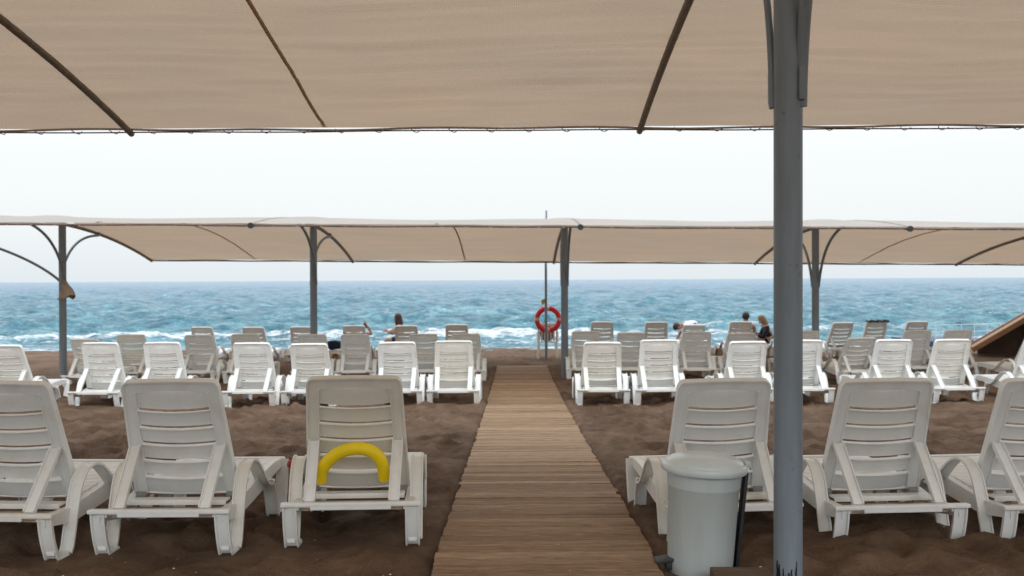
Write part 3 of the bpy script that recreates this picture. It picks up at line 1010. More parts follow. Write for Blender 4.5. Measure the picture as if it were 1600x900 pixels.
# ------------------------------------------------------------------ small things
# yellow foam noodle bent into an arch behind the third lounger's back
M_YEL = simple('yellow_foam', (0.92, 0.69, 0.003), 0.55, 0.06, 6, bmp=0.05)
Dn = 5.62
ctrl = [(494, 757), (497, 741), (507, 725), (523, 711), (542, 703), (561, 701), (579, 706), (590, 717), (595, 733), (596, 753)]
pts = []
for i in range(len(ctrl) - 1):
    p0, p1, p2, p3 = ctrl[max(i - 1, 0)], ctrl[i], ctrl[i + 1], ctrl[min(i + 2, len(ctrl) - 1)]
    for t in np.linspace(0, 1, 6, endpoint=False):
        q = [0.5 * (2 * p1[k] + (p2[k] - p0[k]) * t + (2 * p0[k] - 5 * p1[k] + 4 * p2[k] - p3[k]) * t * t + (3 * p1[k] - p0[k] - 3 * p2[k] + p3[k]) * t ** 3) for k in (0, 1)]
        pts.append(q)
pts.append(ctrl[-1])
w3 = [(X(q[0], Dn), Dn + 0.10 - 0.10 * min(1, max(0, (757 - q[1]) / 55.0)), Z(q[0], q[1], Dn)) for q in pts]
nd = MB().tube(w3, 0.036, 20).build('pool_noodle', M_YEL, None, 45)
tag(nd, 'yellow foam pool noodle bent into an arch behind a lounger back', 'pool noodle')

# pedal bin
M_BIN = worn_paint('bin_plastic', (0.50, 0.565, 0.57), (0.36, 0.36, 0.33), 0.06)
M_LID = simple('bin_lid_plastic', (0.56, 0.64, 0.66), 0.28, 0.06, 6)
bx_, by_ = X(1092, 5.02), 5.02
zb_ = -0.01
bin_ = empty('pedal_bin', (bx_, by_, zb_), R(0))
bin_.scale = (1.04, 1.04, 1.025)
bin_.rotation_euler = (R(1.0), R(2.4), 0)
tag(bin_, 'pale grey-green pedal bin with domed lid beside the boardwalk', 'bin')
MB().lathe([(0.0, -0.03), (0.150, -0.03), (0.156, 0.0), (0.1715, 0.405), (0.174, 0.408), (0.1745, 0.413), (0.178, 0.50), (0.178, 0.505), (0.168, 0.505), (0.145, 0.02), (0, 0.02)], 64).build('body', M_BIN, bin_, 50)
lid = MB().lathe([(0.182, 0.500), (0.186, 0.486), (0.203, 0.484), (0.207, 0.492), (0.206, 0.514), (0.201, 0.520), (0.190, 0.522), (0.188, 0.530), (0.178, 0.535), (0.165, 0.543), (0.140, 0.553), (0.10, 0.562), (0.05, 0.567), (0.0, 0.568)], 64).build('lid', M_LID, bin_, 60)
MB().box((0.205, 0.0, 0.525), (0.028, 0.07, 0.022), None, 0.006).build('hinge', M_LID, bin_, 40)
MB().beam((0.197, -0.02, 0.49), (0.168, -0.02, 0.0), 0.016, 0.07, 0.003).build('hinge_strip', M_DARK, bin_, 40)
m = MB(); m.box((-0.175, -0.03, 0.045), (0.10, 0.085, 0.018), Matrix.Rotation(R(-12), 3, 'Y'), 0.006); m.box((-0.15, -0.03, 0.02), (0.05, 0.06, 0.04), None, 0.005)
m.build('pedal', M_DARK, bin_, 40)

# wooden block half in the sand by the pole
M_BLK = simple('brown_block_wood', (0.105, 0.068, 0.042), 0.9, 0.35, 14, bmp=0.4, vscale=(0.4, 3, 1))
m = MB(); m.box((0, 0, 0), (0.27, 0.16, 0.09), None, 0.006)
blk = m.build('wooden_block', M_BLK, None, 40)
blk.location = (X(1160, 4.62), 4.66, 0.030); blk.rotation_euler = (0, 0, R(-2))
tag(blk, 'brown wooden block half sunk in sand between bin and grey pole', 'wood block')

# bits of shell and leaf litter
M_SHELL = simple('white_shell', (0.75, 0.72, 0.66), 0.5, 0.1, 30)
M_LEAF = simple('red_leaf', (0.30, 0.035, 0.02), 0.6, 0.3, 30)


def pebble(x_, y_, r_, mat, name, label, cat, group=None, flat=0.5):
    bm = bmesh.new()
    bmesh.ops.create_icosphere(bm, subdivisions=2, radius=r_)
    for v in bm.verts:
        v.co *= 1 + 0.35 * mnoise.noise(v.co * (1.2 / r_) + Vector((x_, y_, 0)))
        v.co.z *= flat
    me = bpy.data.meshes.new(name); bm.to_mesh(me); bm.free()
    o = link(name, me, mat, None, 60)
    o.location = (x_, y_, gz(x_, y_) + r_ * flat * 0.4)
    tag(o, label, cat, group)
    return o


def gp(px, py):
    D = 5.0
    for _ in range(40):
        D = (CZ - ground(D)) * F / max(1, (py - hz(px)))
    return X(px, D), D


for (px, py, r_, lb) in ((1187, 889, 0.0075, 'tiny white shell fragment beside the foot of the thick pole'), (268, 893, 0.007, 'tiny white shell fragment at the lower left, before the empty lounger'),
                         (607, 893, 0.006, 'tiny white shell fragment in front of the noodle lounger'), (675, 715, 0.008, 'tiny white shell on the sand right of the noodle lounger')):
    x_, y_ = gp(px, py)
    pebble(x_, y_, r_, M_SHELL, 'shell', lb, 'shell')
x_, y_ = gp(431, 714)
pebble(x_, y_, 0.022, M_LEAF, 'leaf', 'small dark red leaf lying on sand behind the empty lounger', 'leaf', flat=0.25)
M_RED = simple('red_cloth', (0.30, 0.02, 0.015), 0.7, 0.3, 20)
m = MB(); m.box((0, 0, 0.02), (0.16, 0.06, 0.05), Matrix.Rotation(R(20), 3, 'Y'), 0.02)
rd = m.build('red_bag', M_RED, None, 50); rd.location = (X(462, 6.3), 6.5, gz(X(462, 6.3), 6.5) + 0.22 - 0.02)
rd.rotation_euler = (0, 0, R(25))
rd.location = (X(466, 6.35), 6.35, L3.location.z + 0.255)
tag(rd, 'small dark red cloth bag on the left of the noodle lounger seat', 'bag')

# grit and bits of shell strewn over the sand
gr_ = bmesh.new(); rg = random.Random(31)
for i in range(1500):
    gy0 = 3.4 + 11 * rg.random() ** 1.5; gx0 = rg.uniform(-7, 7)
    if abs(gx0 - wx(gy0)) < 0.58 and rg.random() < 0.8: continue
    rad_ = rg.uniform(0.0018, 0.0065)
    zg = gz(gx0, gy0) if abs(gx0 - wx(gy0)) > 0.58 else ground(gy0) + 0.026
    bmesh.ops.create_icosphere(gr_, subdivisions=1, radius=rad_, matrix=Matrix.Translation((gx0, gy0, zg + 0.001)) @ Matrix.Diagonal((1, rg.uniform(0.5, 1), 0.6, 1)))
gme = bpy.data.meshes.new('sand_grit'); gr_.to_mesh(gme); gr_.free()
M_GRIT = simple('grit', (0.38, 0.31, 0.25), 0.8, 0.7, 3)
grit = link('sand_grit', gme, M_GRIT)
tag(grit, 'fine pale grit and shell crumbs strewn over the brown sand', 'grit', kind='stuff')

# plastic armchair with the life ring and brown bag, flag pole
M_ARM = M_PL
D_a = 24.9
ax, az = X(855, D_a), ground(D_a)
ch = empty('plastic_armchair', (ax, D_a, az))
tag(ch, 'white plastic armchair near the water carrying the red life ring', 'chair')
for sx_ in (-1, 1):
    for (ya, nm) in ((-0.22, 'leg'), (0.24, 'leg')):
        MB().beam((sx_ * 0.235, ya, -0.03), (sx_ * 0.215, ya * 0.85, 0.42), 0.055, 0.035, 0.008).build('leg', M_ARM, ch, 40)
    m = MB(); m.tube([(sx_ * 0.25, -0.17, 0.42), (sx_ * 0.255, -0.15, 0.66), (sx_ * 0.26, 0.05, 0.67), (sx_ * 0.25, 0.20, 0.62), (sx_ * 0.24, 0.22, 0.42)], 0.022, 10)
    m.build('armrest', M_ARM, ch, 50)
    MB().beam((sx_ * 0.215, -0.19, 0.40), (sx_ * 0.235, -0.30, 0.86), 0.045, 0.03, 0.008).build('back_post', M_ARM, ch, 40)
m = MB(); m.box((0, 0.0, 0.42), (0.46, 0.44, 0.03), None, 0.01); m.build('seat', M_ARM, ch, 40)
m = MB(); m.box((0, -0.305, 0.86), (0.50, 0.03, 0.07), None, 0.012)
for q in range(5):
    m.beam((-0.15 + 0.075 * q, -0.20, 0.42), (-0.15 + 0.075 * q, -0.30, 0.84), 0.035, 0.012)
m.build('backrest', M_ARM, ch, 40)
M_BAG = simple('brown_bag_cloth', (0.13, 0.065, 0.035), 0.85, 0.45, 6, bmp=0.4)
bm = bmesh.new(); bmesh.ops.create_icosphere(bm, subdivisions=3, radius=0.19)
for v in bm.verts:
    v.co.x *= 0.95; v.co.y *= 0.65; v.co.z *= 1.15
    v.co *= 1 + 0.16 * mnoise.noise(v.co * 7)
me = bpy.data.meshes.new('brown_bag'); bm.to_mesh(me); bm.free()
bag = link('brown_bag', me, M_BAG, None, 70); bag.location = (ax - 0.01, D_a + 0.0, az + 0.435 + 0.20)
MB().tube([(-0.09, 0, 0.17), (-0.07, 0, 0.30), (0.07, 0, 0.30), (0.09, 0, 0.17)], 0.012, 8).build('handle', M_BAG, bag, 50)
tag(bag, 'brown cloth bag sitting on the white armchair below the life ring', 'bag')
# ring: red with pale bands, its rope
M_RING = simple('ring_red', (0.60, 0.012, 0.010), 0.45, 0.1, 5)
M_BAND = simple('ring_band', (0.62, 0.42, 0.38), 0.5, 0.1, 8)
ring = empty('life_ring', (X(856, D_a - 0.36), D_a - 0.40, Z(856, 499, D_a - 0.36)))
ring.rotation_euler = (R(-8), 0, 0)
tag(ring, 'red life ring with four pale bands hung on the white armchair', 'life ring')
RM, Rm = 0.273, 0.062
m = MB()
rings = []
for k in range(65):
    a = 2 * math.pi * k / 64
    rings.append([((RM + Rm * math.cos(q)) * math.cos(a), 0.75 * Rm * math.sin(q), (RM + Rm * math.cos(q)) * math.sin(a)) for q in np.linspace(0, 2 * math.pi, 20, endpoint=False)])
m.loft(rings, caps=False)
bmesh.ops.remove_doubles(m.bm, verts=m.bm.verts[:], dist=1e-5)
m.build('tube', M_RING, ring, 60)
for a0 in (90, 0, 180, 270):
    m = MB(); rings = []
    for a in np.linspace(R(a0 - 7), R(a0 + 7), 6):
        rings.append([((RM + (Rm + 0.003) * math.cos(q)) * math.cos(a), 0.75 * (Rm + 0.004) * math.sin(q), (RM + (Rm + 0.003) * math.cos(q)) * math.sin(a)) for q in np.linspace(0, 2 * math.pi, 20, endpoint=False)])
    m.loft(rings).build('band', M_BAND, ring, 60)
D_f = 24.3
fp_ = empty('flag_pole', (X(853, D_f), D_f, ground(D_f)))
tag(fp_, 'thin pale blue metal flag pole standing in front of the life ring', 'flag pole')
MB().tube([(0, 0, -0.3), (0.0, 0, 2.6), (0.02, 0, Z(856, 329, D_f) - ground(D_f))], [0.034, 0.030, 0.022], 14).build('pole', M_POLE, fp_, 45)
M_FLAG = simple('flag_scrap', (0.55, 0.42, 0.10), 0.8, 0.5, 8)
m = MB()
rings = []
for t in np.linspace(0, 1, 7):
    rings.append([(-0.03 - 0.11 * t, 0.02 * math.sin(t * 5), 0.06 - 0.05 * t), (-0.03 - 0.11 * t, 0.02 * math.sin(t * 5) + 0.006, 0.06 - 0.05 * t), (-0.05 - 0.07 * t, 0.02 * math.cos(t * 4) + 0.006, -0.06 - 0.05 * t), (-0.05 - 0.07 * t, 0.02 * math.cos(t * 4), -0.06 - 0.05 * t)])
m.loft(rings)
fo = m.build('flag', M_FLAG, fp_, 60); fo.location = (0.02, 0, Z(850, 470, D_f) - ground(D_f))

# wooden ramp, right
M_PLY = simple('ramp_wood', (0.30, 0.165, 0.085), 0.7, 0.2, 4, bmp=0.15, vscale=(0.3, 3, 3))
M_PLYD = simple('ramp_shade_wood', (0.06, 0.035, 0.02), 0.8, 0.3, 6)  # near-black: the shade under the deck is put into this colour
D_r = 24.6
x0r, z0r = X(1521, D_r), Z(1521, 546, D_r)
sl = (Z(1600, 500, 24.18) - z0r) / 1.113
Lr = 3.6
rampo = empty('wooden_ramp', (x0r, D_r, ground(D_r)), R(-22))
tag(rampo, 'orange-brown wooden ramp rising from the sand at the right edge', 'ramp')
zz0 = z0r - ground(D_r)
DW = 1.3
m = MB(); m.beam((0, DW / 2, zz0), (Lr, DW / 2, zz0 + sl * Lr), DW, 0.03, 0.004, up=(0, 1, 0)); m.build('deck', M_PLY, rampo, 40)
for yy_ in (-0.022, DW + 0.022):
    MB().beam((-0.03, yy_, zz0 - 0.02), (Lr, yy_, zz0 + sl * Lr - 0.02), 0.04, 0.12, 0.004, up=(0, 1, 0)).build('side_beam', M_PLY, rampo, 40)
for xx_ in (1.3, 2.4, 3.4):
    for yy_ in (0.12, DW - 0.1):
        MB().beam((xx_, yy_, -0.1), (xx_, yy_, zz0 + sl * xx_ - 0.08), 0.07, 0.07, 0.004).build('post', M_PLYD, rampo, 40)
m = MB()
vsr = [m.bm.verts.new(Vector(q)) for ya_ in (DW - 0.04, DW - 0.01) for q in ((0.15, ya_, -0.1), (Lr, ya_, -0.1), (Lr, ya_, zz0 + sl * Lr - 0.06), (0.15, ya_, zz0 + sl * 0.15 - 0.06))]
for f in ((0, 1, 2, 3), (7, 6, 5, 4), (0, 4, 5, 1), (1, 5, 6, 2), (2, 6, 7, 3), (3, 7, 4, 0)):
    m.bm.faces.new([vsr[i] for i in f])
m.build('shade_board', M_PLYD, rampo, 40)  # dark board added to stand for the shade beneath the deck

# low pontoon with a white railing at the water's edge
M_NAVY = simple('navy_paint', (0.012, 0.035, 0.085), 0.5, 0.2, 5)
M_RAIL = simple('white_rail_paint', (0.50, 0.56, 0.59), 0.4, 0.08, 10)
D_p = 29.6
pon = empty('pontoon', (X(1440, D_p), D_p, SEA))
tag(pon, 'navy pontoon with a low white railing at the water edge', 'pontoon')
xl = 0.0; xr_ = X(1640, D_p) - X(1440, D_p)
m = MB(); m.box(((xl + xr_) / 2, 1.2, 0.05), (xr_ - xl, 2.4, 0.22), None, 0.02); m.build('hull', M_NAVY, pon, 40)
m = MB()
m.tube([(xl, 0.05, 0.62), (xr_, 0.05, 0.70)], 0.009, 8); m.tube([(xl, 0.05, 0.42), (xr_, 0.05, 0.48)], 0.010, 8)
m.build('rail', M_RAIL, pon, 40)
k = 0.05
while k < xr_:
    MB().tube([(k, 0.05, 0.12), (k, 0.05, 0.66 + 0.02 * math.sin(k * 3))], 0.012, 8).build('rail_post', M_RAIL, pon, 40)
    k += 0.385

# towel, bags and cloth on loungers
M_NCL = simple('navy_cloth', (0.006, 0.014, 0.045), 0.85, 0.4, 9, bmp=0.3)
M_TAN = simple('tan_leather', (0.30, 0.19, 0.11), 0.7, 0.25, 12)
M_TWL = simple('dark_towel', (0.02, 0.02, 0.025), 0.9, 0.5, 18, bmp=0.4)


def blob(name, loc, s, mat, label, cat, seed=0, rough=0.22, rz=0):
    bm = bmesh.new(); bmesh.ops.create_icosphere(bm, subdivisions=3, radius=1)
    for v in bm.verts:
        c = v.co.copy()
        for i_ in range(3):
            v.co[i_] = math.copysign(abs(c[i_]) ** 0.62, c[i_])
        v.co *= 1 + rough * mnoise.noise(c * 2.3 + Vector((seed, 0, 0))) + 0.08 * mnoise.noise(c * 6 + Vector((seed, 3, 0)))
        v.co = Vector((v.co.x * s[0], v.co.y * s[1], v.co.z * s[2]))
    me = bpy.data.meshes.new(name); bm.to_mesh(me); bm.free()
    o = link(name, me, mat, None, 70)
    o.location = loc; o.rotation_euler = (0, 0, rz)
    tag(o, label, cat)
    return o


# a low lounger-side table with a navy bundle and a tan bag under it, between the fourth-row loungers
D_t = 23.2
tx0, tz0 = X(523, D_t), ground(D_t)
tb = empty('side_table', (tx0, D_t, tz0))
tag(tb, 'small white plastic side table carrying the navy bundle of clothes', 'table')
MB().box((0, 0, Z(523, 547, D_t) - tz0 - 0.012), (0.44, 0.4, 0.024), None, 0.008).build('tabletop', M_PL, tb, 40)
for sx_ in (-1, 1):
    for sy_ in (-1, 1):
        MB().beam((sx_ * 0.19, sy_ * 0.17, -0.03), (sx_ * 0.17, sy_ * 0.15, Z(523, 547, D_t) - tz0 - 0.02), 0.035, 0.035, 0.005).build('leg', M_PL, tb, 40)
blob('clothes_bundle', (tx0 - 0.02, D_t, Z(523, 539, D_t) + 0.0), (0.16, 0.14, 0.105), M_NCL, 'navy bundle of clothes piled on the small white side table', 'clothes', 3)
blob('tan_bag', (tx0 + 0.0, D_t + 0.02, tz0 + 0.13), (0.085, 0.07, 0.12), M_TAN, 'small tan bag standing on sand under the white side table', 'bag', 5, 0.1)
D_b = 22.9
bg_ = blob('beach_bag', (X(1123, D_b), D_b, ground(D_b) + 0.25), (0.085, 0.08, 0.10), M_TAN, 'tan beach bag with dark trim on the low white stand beside the man', 'bag', 8, 0.12)
tb2 = empty('side_table', (X(1120, D_b), D_b, ground(D_b)))
tag(tb2, 'small white plastic stand under the tan beach bag', 'table')
MB().box((0, 0, 0.15), (0.36, 0.34, 0.024), None, 0.008).build('tabletop', M_PL, tb2, 40)
for sx_ in (-1, 1):
    for sy_ in (-1, 1):
        MB().beam((sx_ * 0.15, sy_ * 0.14, -0.03), (sx_ * 0.14, sy_ * 0.13, 0.14), 0.035, 0.035, 0.005).build('leg', M_PL, tb2, 40)
MB().box((-0.075, -0.06, 0.02), (0.03, 0.03, 0.17), Matrix.Rotation(R(18), 3, 'Y'), 0.008).build('trim', M_DARK, bg_, 40)
MB().tube([(0.02, 0, 0.09), (0.05, 0, 0.20), (0.09, 0, 0.22)], 0.014, 8).build('handle', M_DARK, bg_, 40)

# towel over the top edge of a fourth-row back
lo = R4[1371]
m = MB()
rings = []
for u in np.linspace(-0.27, 0.30, 24):
    w_ = 0.010 * math.sin(u * 37) + 0.008 * math.sin(u * 71)
    rings.append([(u, -0.045, -0.022 + w_), (u, -0.035, 0.016 + w_), (u, 0.03, 0.024 + w_), (u, 0.055, -0.05 + w_), (u, 0.045, -0.05 + w_), (u, 0.022, 0.008 + w_), (u, -0.027, 0.004 + w_), (u, -0.037, -0.02 + w_)])
m.loft(rings)
tw = m.build('towel', M_TWL, None, 50)
tw.location = lo.matrix_basis @ Vector((0, YB - math.cos(R(67)) * LB, ZB + math.sin(R(67)) * LB + 0.005)); tw.rotation_euler = lo.rotation_euler
tag(tw, 'dark towel folded over the top edge of a sea-row lounger', 'towel')

# ------------------------------------------------------------------ people
M_SKIN = simple('skin', (0.36, 0.19, 0.12), 0.6, 0.12, 8)
M_SKINL = simple('skin_light', (0.50, 0.31, 0.22), 0.6, 0.1, 8)
M_HBR = simple('brown_hair', (0.055, 0.028, 0.014), 0.6, 0.4, 25, vscale=(3, 3, 0.5))
M_HDK = simple('dark_hair', (0.014, 0.009, 0.007), 0.6, 0.4, 25)
M_HBL = simple('blonde_hair', (0.24, 0.17, 0.10), 0.6, 0.4, 25, vscale=(3, 3, 0.5))
M_WSH = simple('white_shirt_cloth', (0.78, 0.76, 0.78), 0.85, 0.06, 5)
M_BLK2 = simple('black_cloth', (0.010, 0.010, 0.014), 0.85, 0.3, 8)
M_SHORT = simple('navy_shorts_cloth', (0.008, 0.018, 0.07), 0.85, 0.2, 8)
M_GRN = simple('dark_swimwear', (0.03, 0.035, 0.05), 0.8, 0.2, 8)


def skin_mesh(name, pts, edges, rads, sub=2):
    me = bpy.data.meshes.new(name)
    me.from_pydata([tuple(p) for p in pts], edges, [])
    o = bpy.data.objects.new(name, me)
    COL.objects.link(o)
    sk = o.modifiers.new('s', 'SKIN'); sk.use_smooth_shade = True
    for i, r_ in enumerate(rads):
        me.skin_vertices[0].data[i].radius = (r_, r_) if not isinstance(r_, tuple) else r_
    me.skin_vertices[0].data[0].use_root = True
    sb = o.modifiers.new('u', 'SUBSURF'); sb.levels = sub; sb.render_levels = sub
    dg = bpy.context.evaluated_depsgraph_get(); dg.update()
    out = bpy.data.meshes.new_from_object(o.evaluated_get(dg))
    bpy.data.objects.remove(o)
    for p in out.polygons: p.use_smooth = True
    out.materials.clear()
    return out


def person(label, J, mat, hair_mat, hair_len, face, clothes, loc):
    """J: joints in metres relative to loc. keys: pelvis chest neck head sL eL hL sR eR hR kL fL kR fR"""
    V = {k: Vector(v) for k, v in J.items()}
    fd = Vector(face).normalized()
    waist = V['pelvis'].lerp(V['chest'], 0.45)
    up = (V['head'] - V['neck']).normalized()
    fd = (fd - up * fd.dot(up)).normalized()
    hipL = V['pelvis'] + (V['kL'] - V['pelvis']) * 0.18 + (V['sL'] - V['sR']).normalized() * 0.085
    hipR = V['pelvis'] + (V['kR'] - V['pelvis']) * 0.18 - (V['sL'] - V['sR']).normalized() * 0.085
    pts = [V['pelvis'], waist, V['chest'], V['neck'], V['head'] - up * 0.03, V['head'] + up * 0.06,
           V['sL'], V['eL'], V['hL'], V['sR'], V['eR'], V['hR'], hipL, V['kL'], V['fL'], hipR, V['kR'], V['fR'],
           V['head'] - up * 0.02 + fd * 0.098, V['fL'] + (J_toe(fd)) * 0.17, V['fR'] + (J_toe(fd)) * 0.17]
    E = [(0, 1), (1, 2), (2, 3), (3, 4), (4, 5), (2, 6), (6, 7), (7, 8), (2, 9), (9, 10), (10, 11), (0, 12), (12, 13), (13, 14), (0, 15), (15, 16), (16, 17), (4, 18), (14, 19), (17, 20)]
    rd = [0.125, 0.108, 0.125, 0.052, 0.078, 0.082, 0.058, 0.040, 0.030, 0.058, 0.040, 0.030, 0.09, 0.058, 0.04, 0.09, 0.058, 0.04, 0.014, 0.028, 0.028]
    me = skin_mesh('person', pts, E, rd)
    bm = bmesh.new(); bm.from_mesh(me)
    hb = MB(); hb.bm.free(); hb.bm = bm
    for s_, h_, e__ in (('L', V['hL'], V['eL']), ('R', V['hR'], V['eR'])):
        d = (h_ - e__).normalized(); side = d.cross(Vector((0, 0, 1)))
        side = side.normalized() if side.length > 0.1 else Vector((1, 0, 0))
        dn = d.cross(side).normalized()
        palm = h_ + d * 0.05
        hb.loft([[h_ + side * 0.026 + dn * 0.012, h_ - side * 0.026 + dn * 0.012, h_ - side * 0.026 - dn * 0.012, h_ + side * 0.026 - dn * 0.012],
                 [palm + side * 0.04 + dn * 0.012, palm - side * 0.04 + dn * 0.012, palm - side * 0.04 - dn * 0.012, palm + side * 0.04 - dn * 0.012],
                 [palm + d * 0.045 + side * 0.038 + dn * 0.01, palm + d * 0.045 - side * 0.038 + dn * 0.01, palm + d * 0.045 - side * 0.038 - dn * 0.01, palm + d * 0.045 + side * 0.038 - dn * 0.01]])
        for i_, (o_, ln) in enumerate(((-0.030, 0.055), (-0.010, 0.07), (0.010, 0.075), (0.030, 0.065))):
            b0 = palm + d * 0.04 + side * o_
            hb.tube([b0, b0 + d * ln * 0.5 + dn * 0.006, b0 + d * ln * 0.8 + dn * 0.03], [0.009, 0.0085, 0.007], 6)
        t0_ = palm + side * 0.038
        hb.tube([t0_ - d * 0.02, t0_ + d * 0.02 + side * 0.025, t0_ + d * 0.05 + side * 0.03 + dn * 0.012], [0.011, 0.010, 0.008], 6)
    hd = V['head']
    sd = fd.cross(up).normalized()
    for q in (-1, 1):                                        # ears
        c_ = hd + sd * q * 0.078
        hb.tube([c_ + up * 0.02, c_ + sd * q * 0.014, c_ - up * 0.03], [0.008, 0.014, 0.007], 6)
    bm.to_mesh(me); bm.free()
    body = link('person', me, mat, None)
    for p in me.polygons: p.use_smooth = True
    body.location = loc
    tag(body, label, 'person')
    # hair: a cap over the skull, and a falling curtain when long
    bm = bmesh.new(); bmesh.ops.create_icosphere(bm, subdivisions=3, radius=1)
    q_ = Matrix((sd, fd, up)).transposed()
    for v in bm.verts:
        c = v.co.copy()
        r_ = 0.100 + 0.012 * mnoise.noise(c * 4)
        l = Vector((c.x * r_ * 0.92, c.y * r_ * 1.05 - 0.018, c.z * r_ * 1.05 + 0.022))
        if c.y > 0.35 and c.z < 0.55:
            l.y = min(l.y, 0.055)                            # leave the face free
            l.z = max(l.z, 0.03)
        if c.z < -0.1 and c.y < 0.35 and hair_len > 0:
            k = min(1, (-c.z - 0.1) / 0.6)
            l.z -= hair_len * k + 0.02 * mnoise.noise(c * 9)
            l.x *= 1 + 0.55 * k + 0.15 * mnoise.noise(c * 5)
            l.y = l.y * (1 - 0.25 * k) - 0.03 * k
        v.co = q_ @ l
        v.co += hd + up * 0.0
    hm = bpy.data.meshes.new('hair'); bm.to_mesh(hm); bm.free()
    link('hair', hm, hair_mat, body, 70)
    P = dict(pelvis=pts[0], waist=waist, chest=pts[2], sL=V['sL'], sR=V['sR'], eL=V['eL'], eR=V['eR'], kL=V['kL'], kR=V['kR'], hipL=hipL, hipR=hipR)
    for nm, kind_, m_ in clothes:
        if kind_ == 'top':
            pp = [P['chest'], P['waist'], P['pelvis'], P['sL'], P['sL'].lerp(P['eL'], 0.75), P['sR'], P['sR'].lerp(P['eR'], 0.75), P['chest'].lerp(V['neck'], 0.55)]
            ee = [(0, 1), (1, 2), (0, 3), (3, 4), (0, 5), (5, 6), (0, 7)]
            rr2 = [0.140, 0.124, 0.135, 0.074, 0.060, 0.074, 0.060, 0.075]
        elif kind_ == 'long_top':
            pp = [P['chest'], P['waist'], P['pelvis'], P['sL'], P['eL'], P['sR'], P['eR'], P['chest'].lerp(V['neck'], 0.55), P['eL'].lerp(V['hL'], 0.8), P['eR'].lerp(V['hR'], 0.8)]
            ee = [(0, 1), (1, 2), (0, 3), (3, 4), (0, 5), (5, 6), (0, 7), (4, 8), (6, 9)]
            rr2 = [0.145, 0.13, 0.145, 0.078, 0.056, 0.078, 0.056, 0.075, 0.044, 0.044]
        else:
            pp = [P['pelvis'], P['waist'], P['hipL'], P['hipL'].lerp(P['kL'], 0.65), P['hipR'], P['hipR'].lerp(P['kR'], 0.65)]
            ee = [(0, 1), (0, 2), (2, 3), (0, 4), (4, 5)]
            rr2 = [0.14, 0.116, 0.104, 0.086, 0.104, 0.086]
        link(nm, skin_mesh(nm, pp, ee, rr2), m_, body)
    return body


def J_toe(fd):
    t = Vector((fd.x, fd.y, 0))
    return t.normalized() if t.length > 0.1 else Vector((0, 1, 0))


def W(px, py, D):
    return Vector((X(px, D), D, Z(px, py, D)))


# long-haired woman, seated on the sea-row lounger, turned left
D = 25.2
g = ground(D)
o_ = Vector((X(622, D), D, g))
person('long-haired woman in navy shorts sitting on a lounger, holding a phone', dict(
    pelvis=(0.12, 0, 0.45), chest=(0.03, 0.02, 0.74), neck=(0.0, 0.01, 0.90), head=(-0.01, 0, 1.02),
    sL=(0.02, -0.16, 0.80), eL=(-0.20, -0.20, 0.66), hL=(-0.27, -0.10, 0.70), sR=(0.02, 0.18, 0.80), eR=(-0.16, 0.22, 0.60), hR=(-0.28, 0.08, 0.66),
    kL=(-0.30, -0.10, 0.47), fL=(-0.34, -0.10, 0.05), kR=(-0.30, 0.14, 0.47), fR=(-0.34, 0.14, 0.05)),
    M_SKINL, M_HBR, 0.12, (-0.55, 0.8, -0.15), [('shorts', 'shorts', M_SHORT), ('bikini_top', 'none', M_GRN)][:1], o_)
ph = MB().box((0, 0, 0), (0.012, 0.075, 0.15), None, 0.004).build('phone', M_RAIL, None, 40)
ph.location = o_ + Vector((-0.335, -0.01, 0.72)); ph.rotation_euler = (0, R(35), 0)
tag(ph, 'pale phone held by the long-haired woman', 'phone')

# reclining person whose raised forearm shows beside a sea-row back
D = 24.75
g = ground(D)
x0_ = X(552, D)
o2 = Vector((x0_, D, g - 0.05))
hx = X(575.5, D) - x0_
person('reclining person behind a lounger back, tanned forearm raised holding a phone', dict(
    pelvis=(0, 0.28, 0.44), chest=(0, 0.02, 0.60), neck=(0, -0.06, 0.74), head=(0, -0.04, 0.81),
    sL=(-0.19, 0.02, 0.66), eL=(-0.24, 0.16, 0.48), hL=(-0.10, 0.36, 0.56), sR=(0.20, 0.0, 0.68), eR=(X(581, D) - x0_, -0.02, 0.69), hR=(X(573, D) - x0_, 0.0, 0.90),
    kL=(-0.12, 0.72, 0.62), fL=(-0.13, 1.02, 0.38), kR=(0.12, 0.72, 0.60), fR=(0.13, 1.02, 0.38)),
    M_SKIN, M_HDK, 0.0, (0, 0.95, 0.1), [('shorts', 'shorts', M_GRN)], o2)
ph = MB().box((0, 0, 0), (0.07, 0.012, 0.14), None, 0.004).build('phone', M_DARK, None, 40)
ph.location = o2 + Vector((X(570.5, D) - x0_, 0.0, 0.90)); ph.rotation_euler = (0, R(-16), 0)
tag(ph, 'dark phone held up by the reclining person', 'phone')

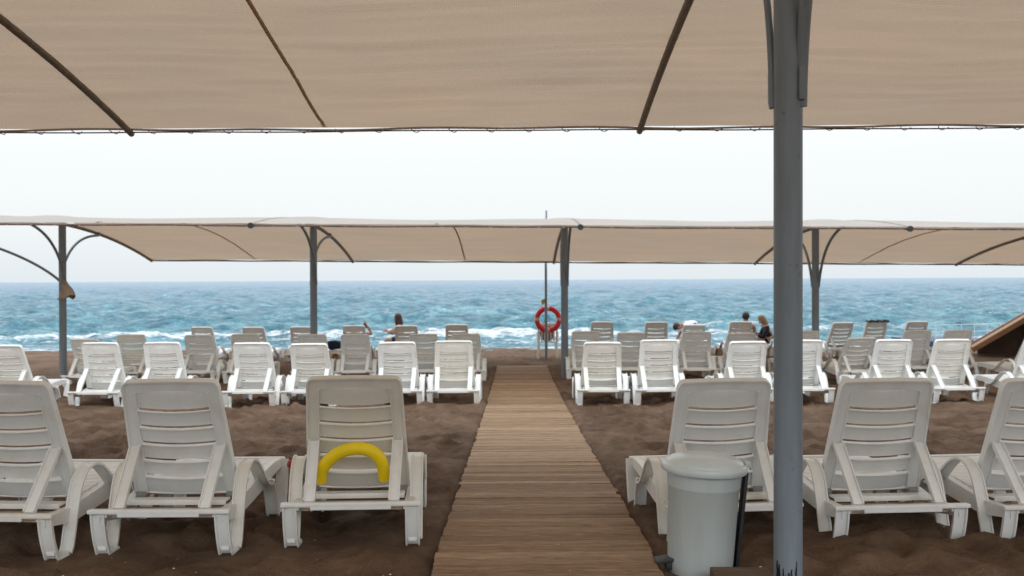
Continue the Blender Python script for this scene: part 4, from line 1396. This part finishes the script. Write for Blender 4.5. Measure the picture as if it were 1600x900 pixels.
# bending man in a white shirt, facing left
D = 26.3
g = ground(D)
o3 = Vector((X(1078, D), D, g))
person('man in a white shirt bending forward to the left beyond the loungers', dict(
    pelvis=(0.19, 0, 0.74), chest=(-0.10, 0, 0.81), neck=(-0.22, 0, 0.76), head=(-0.33, 0, 0.71),
    sL=(-0.14, -0.17, 0.74), eL=(-0.24, -0.20, 0.50), hL=(-0.34, -0.16, 0.30), sR=(-0.14, 0.17, 0.74), eR=(-0.26, 0.20, 0.50), hR=(-0.36, 0.14, 0.30),
    kL=(0.06, -0.12, 0.42), fL=(0.20, -0.12, 0.05), kR=(0.06, 0.12, 0.42), fR=(0.20, 0.12, 0.05)),
    M_SKIN, M_HDK, 0.0, (-0.35, 0, -0.9), [('shirt', 'top', M_WSH), ('shorts', 'shorts', M_GRN)], o3)

# dark-haired man seated facing the sea
D = 25.1
g = ground(D)
o4 = Vector((X(1165, D), D, g))
hdz = Z(1165, 495, D) - g
person('dark-haired man with bare shoulders sitting on a lounger facing the sea', dict(
    pelvis=(0, 0.02, 0.46), chest=(0.0, -0.02, hdz - 0.28), neck=(0, -0.01, hdz - 0.12), head=(0.0, 0, hdz),
    sL=(-0.20, 0, hdz - 0.22), eL=(-0.27, 0.12, 0.56), hL=(-0.14, 0.32, 0.52), sR=(0.20, 0, hdz - 0.22), eR=(0.27, 0.12, 0.54), hR=(0.14, 0.32, 0.52),
    kL=(-0.14, 0.46, 0.50), fL=(-0.16, 0.80, 0.36), kR=(0.14, 0.46, 0.50), fR=(0.16, 0.80, 0.36)),
    M_SKIN, M_HDK, 0.0, (0.1, 1, 0), [('shorts', 'shorts', M_GRN)], o4)

# blonde woman in black, turned left
D = 24.75
g = ground(D)
o5 = Vector((X(1195, D), D, g))
person('blonde woman in a black top sitting sideways, head bowed, beside the dark-haired man', dict(
    pelvis=(0.12, 0, 0.43), chest=(0.04, 0, 0.68), neck=(-0.02, 0, 0.84), head=(-0.09, 0, 0.94),
    sL=(0.03, -0.16, 0.74), eL=(-0.09, -0.20, 0.52), hL=(-0.26, -0.10, 0.58), sR=(0.03, 0.16, 0.74), eR=(-0.08, 0.18, 0.54), hR=(-0.28, 0.06, 0.62),
    kL=(-0.24, -0.10, 0.46), fL=(-0.02, -0.16, 0.06), kR=(-0.28, 0.12, 0.44), fR=(-0.20, 0.12, 0.06)),
    M_SKINL, M_HBL, 0.12, (-0.85, 0.3, -0.4), [('jumper', 'long_top', M_BLK2)], o5)
ph = MB().box((0, 0, 0), (0.012, 0.07, 0.14), None, 0.004).build('phone', M_DARK, None, 40)
ph.location = o5 + Vector((-0.36, -0.02, 0.66)); ph.rotation_euler = (0, R(25), 0)
tag(ph, 'dark phone in the hands of the blonde woman', 'phone')
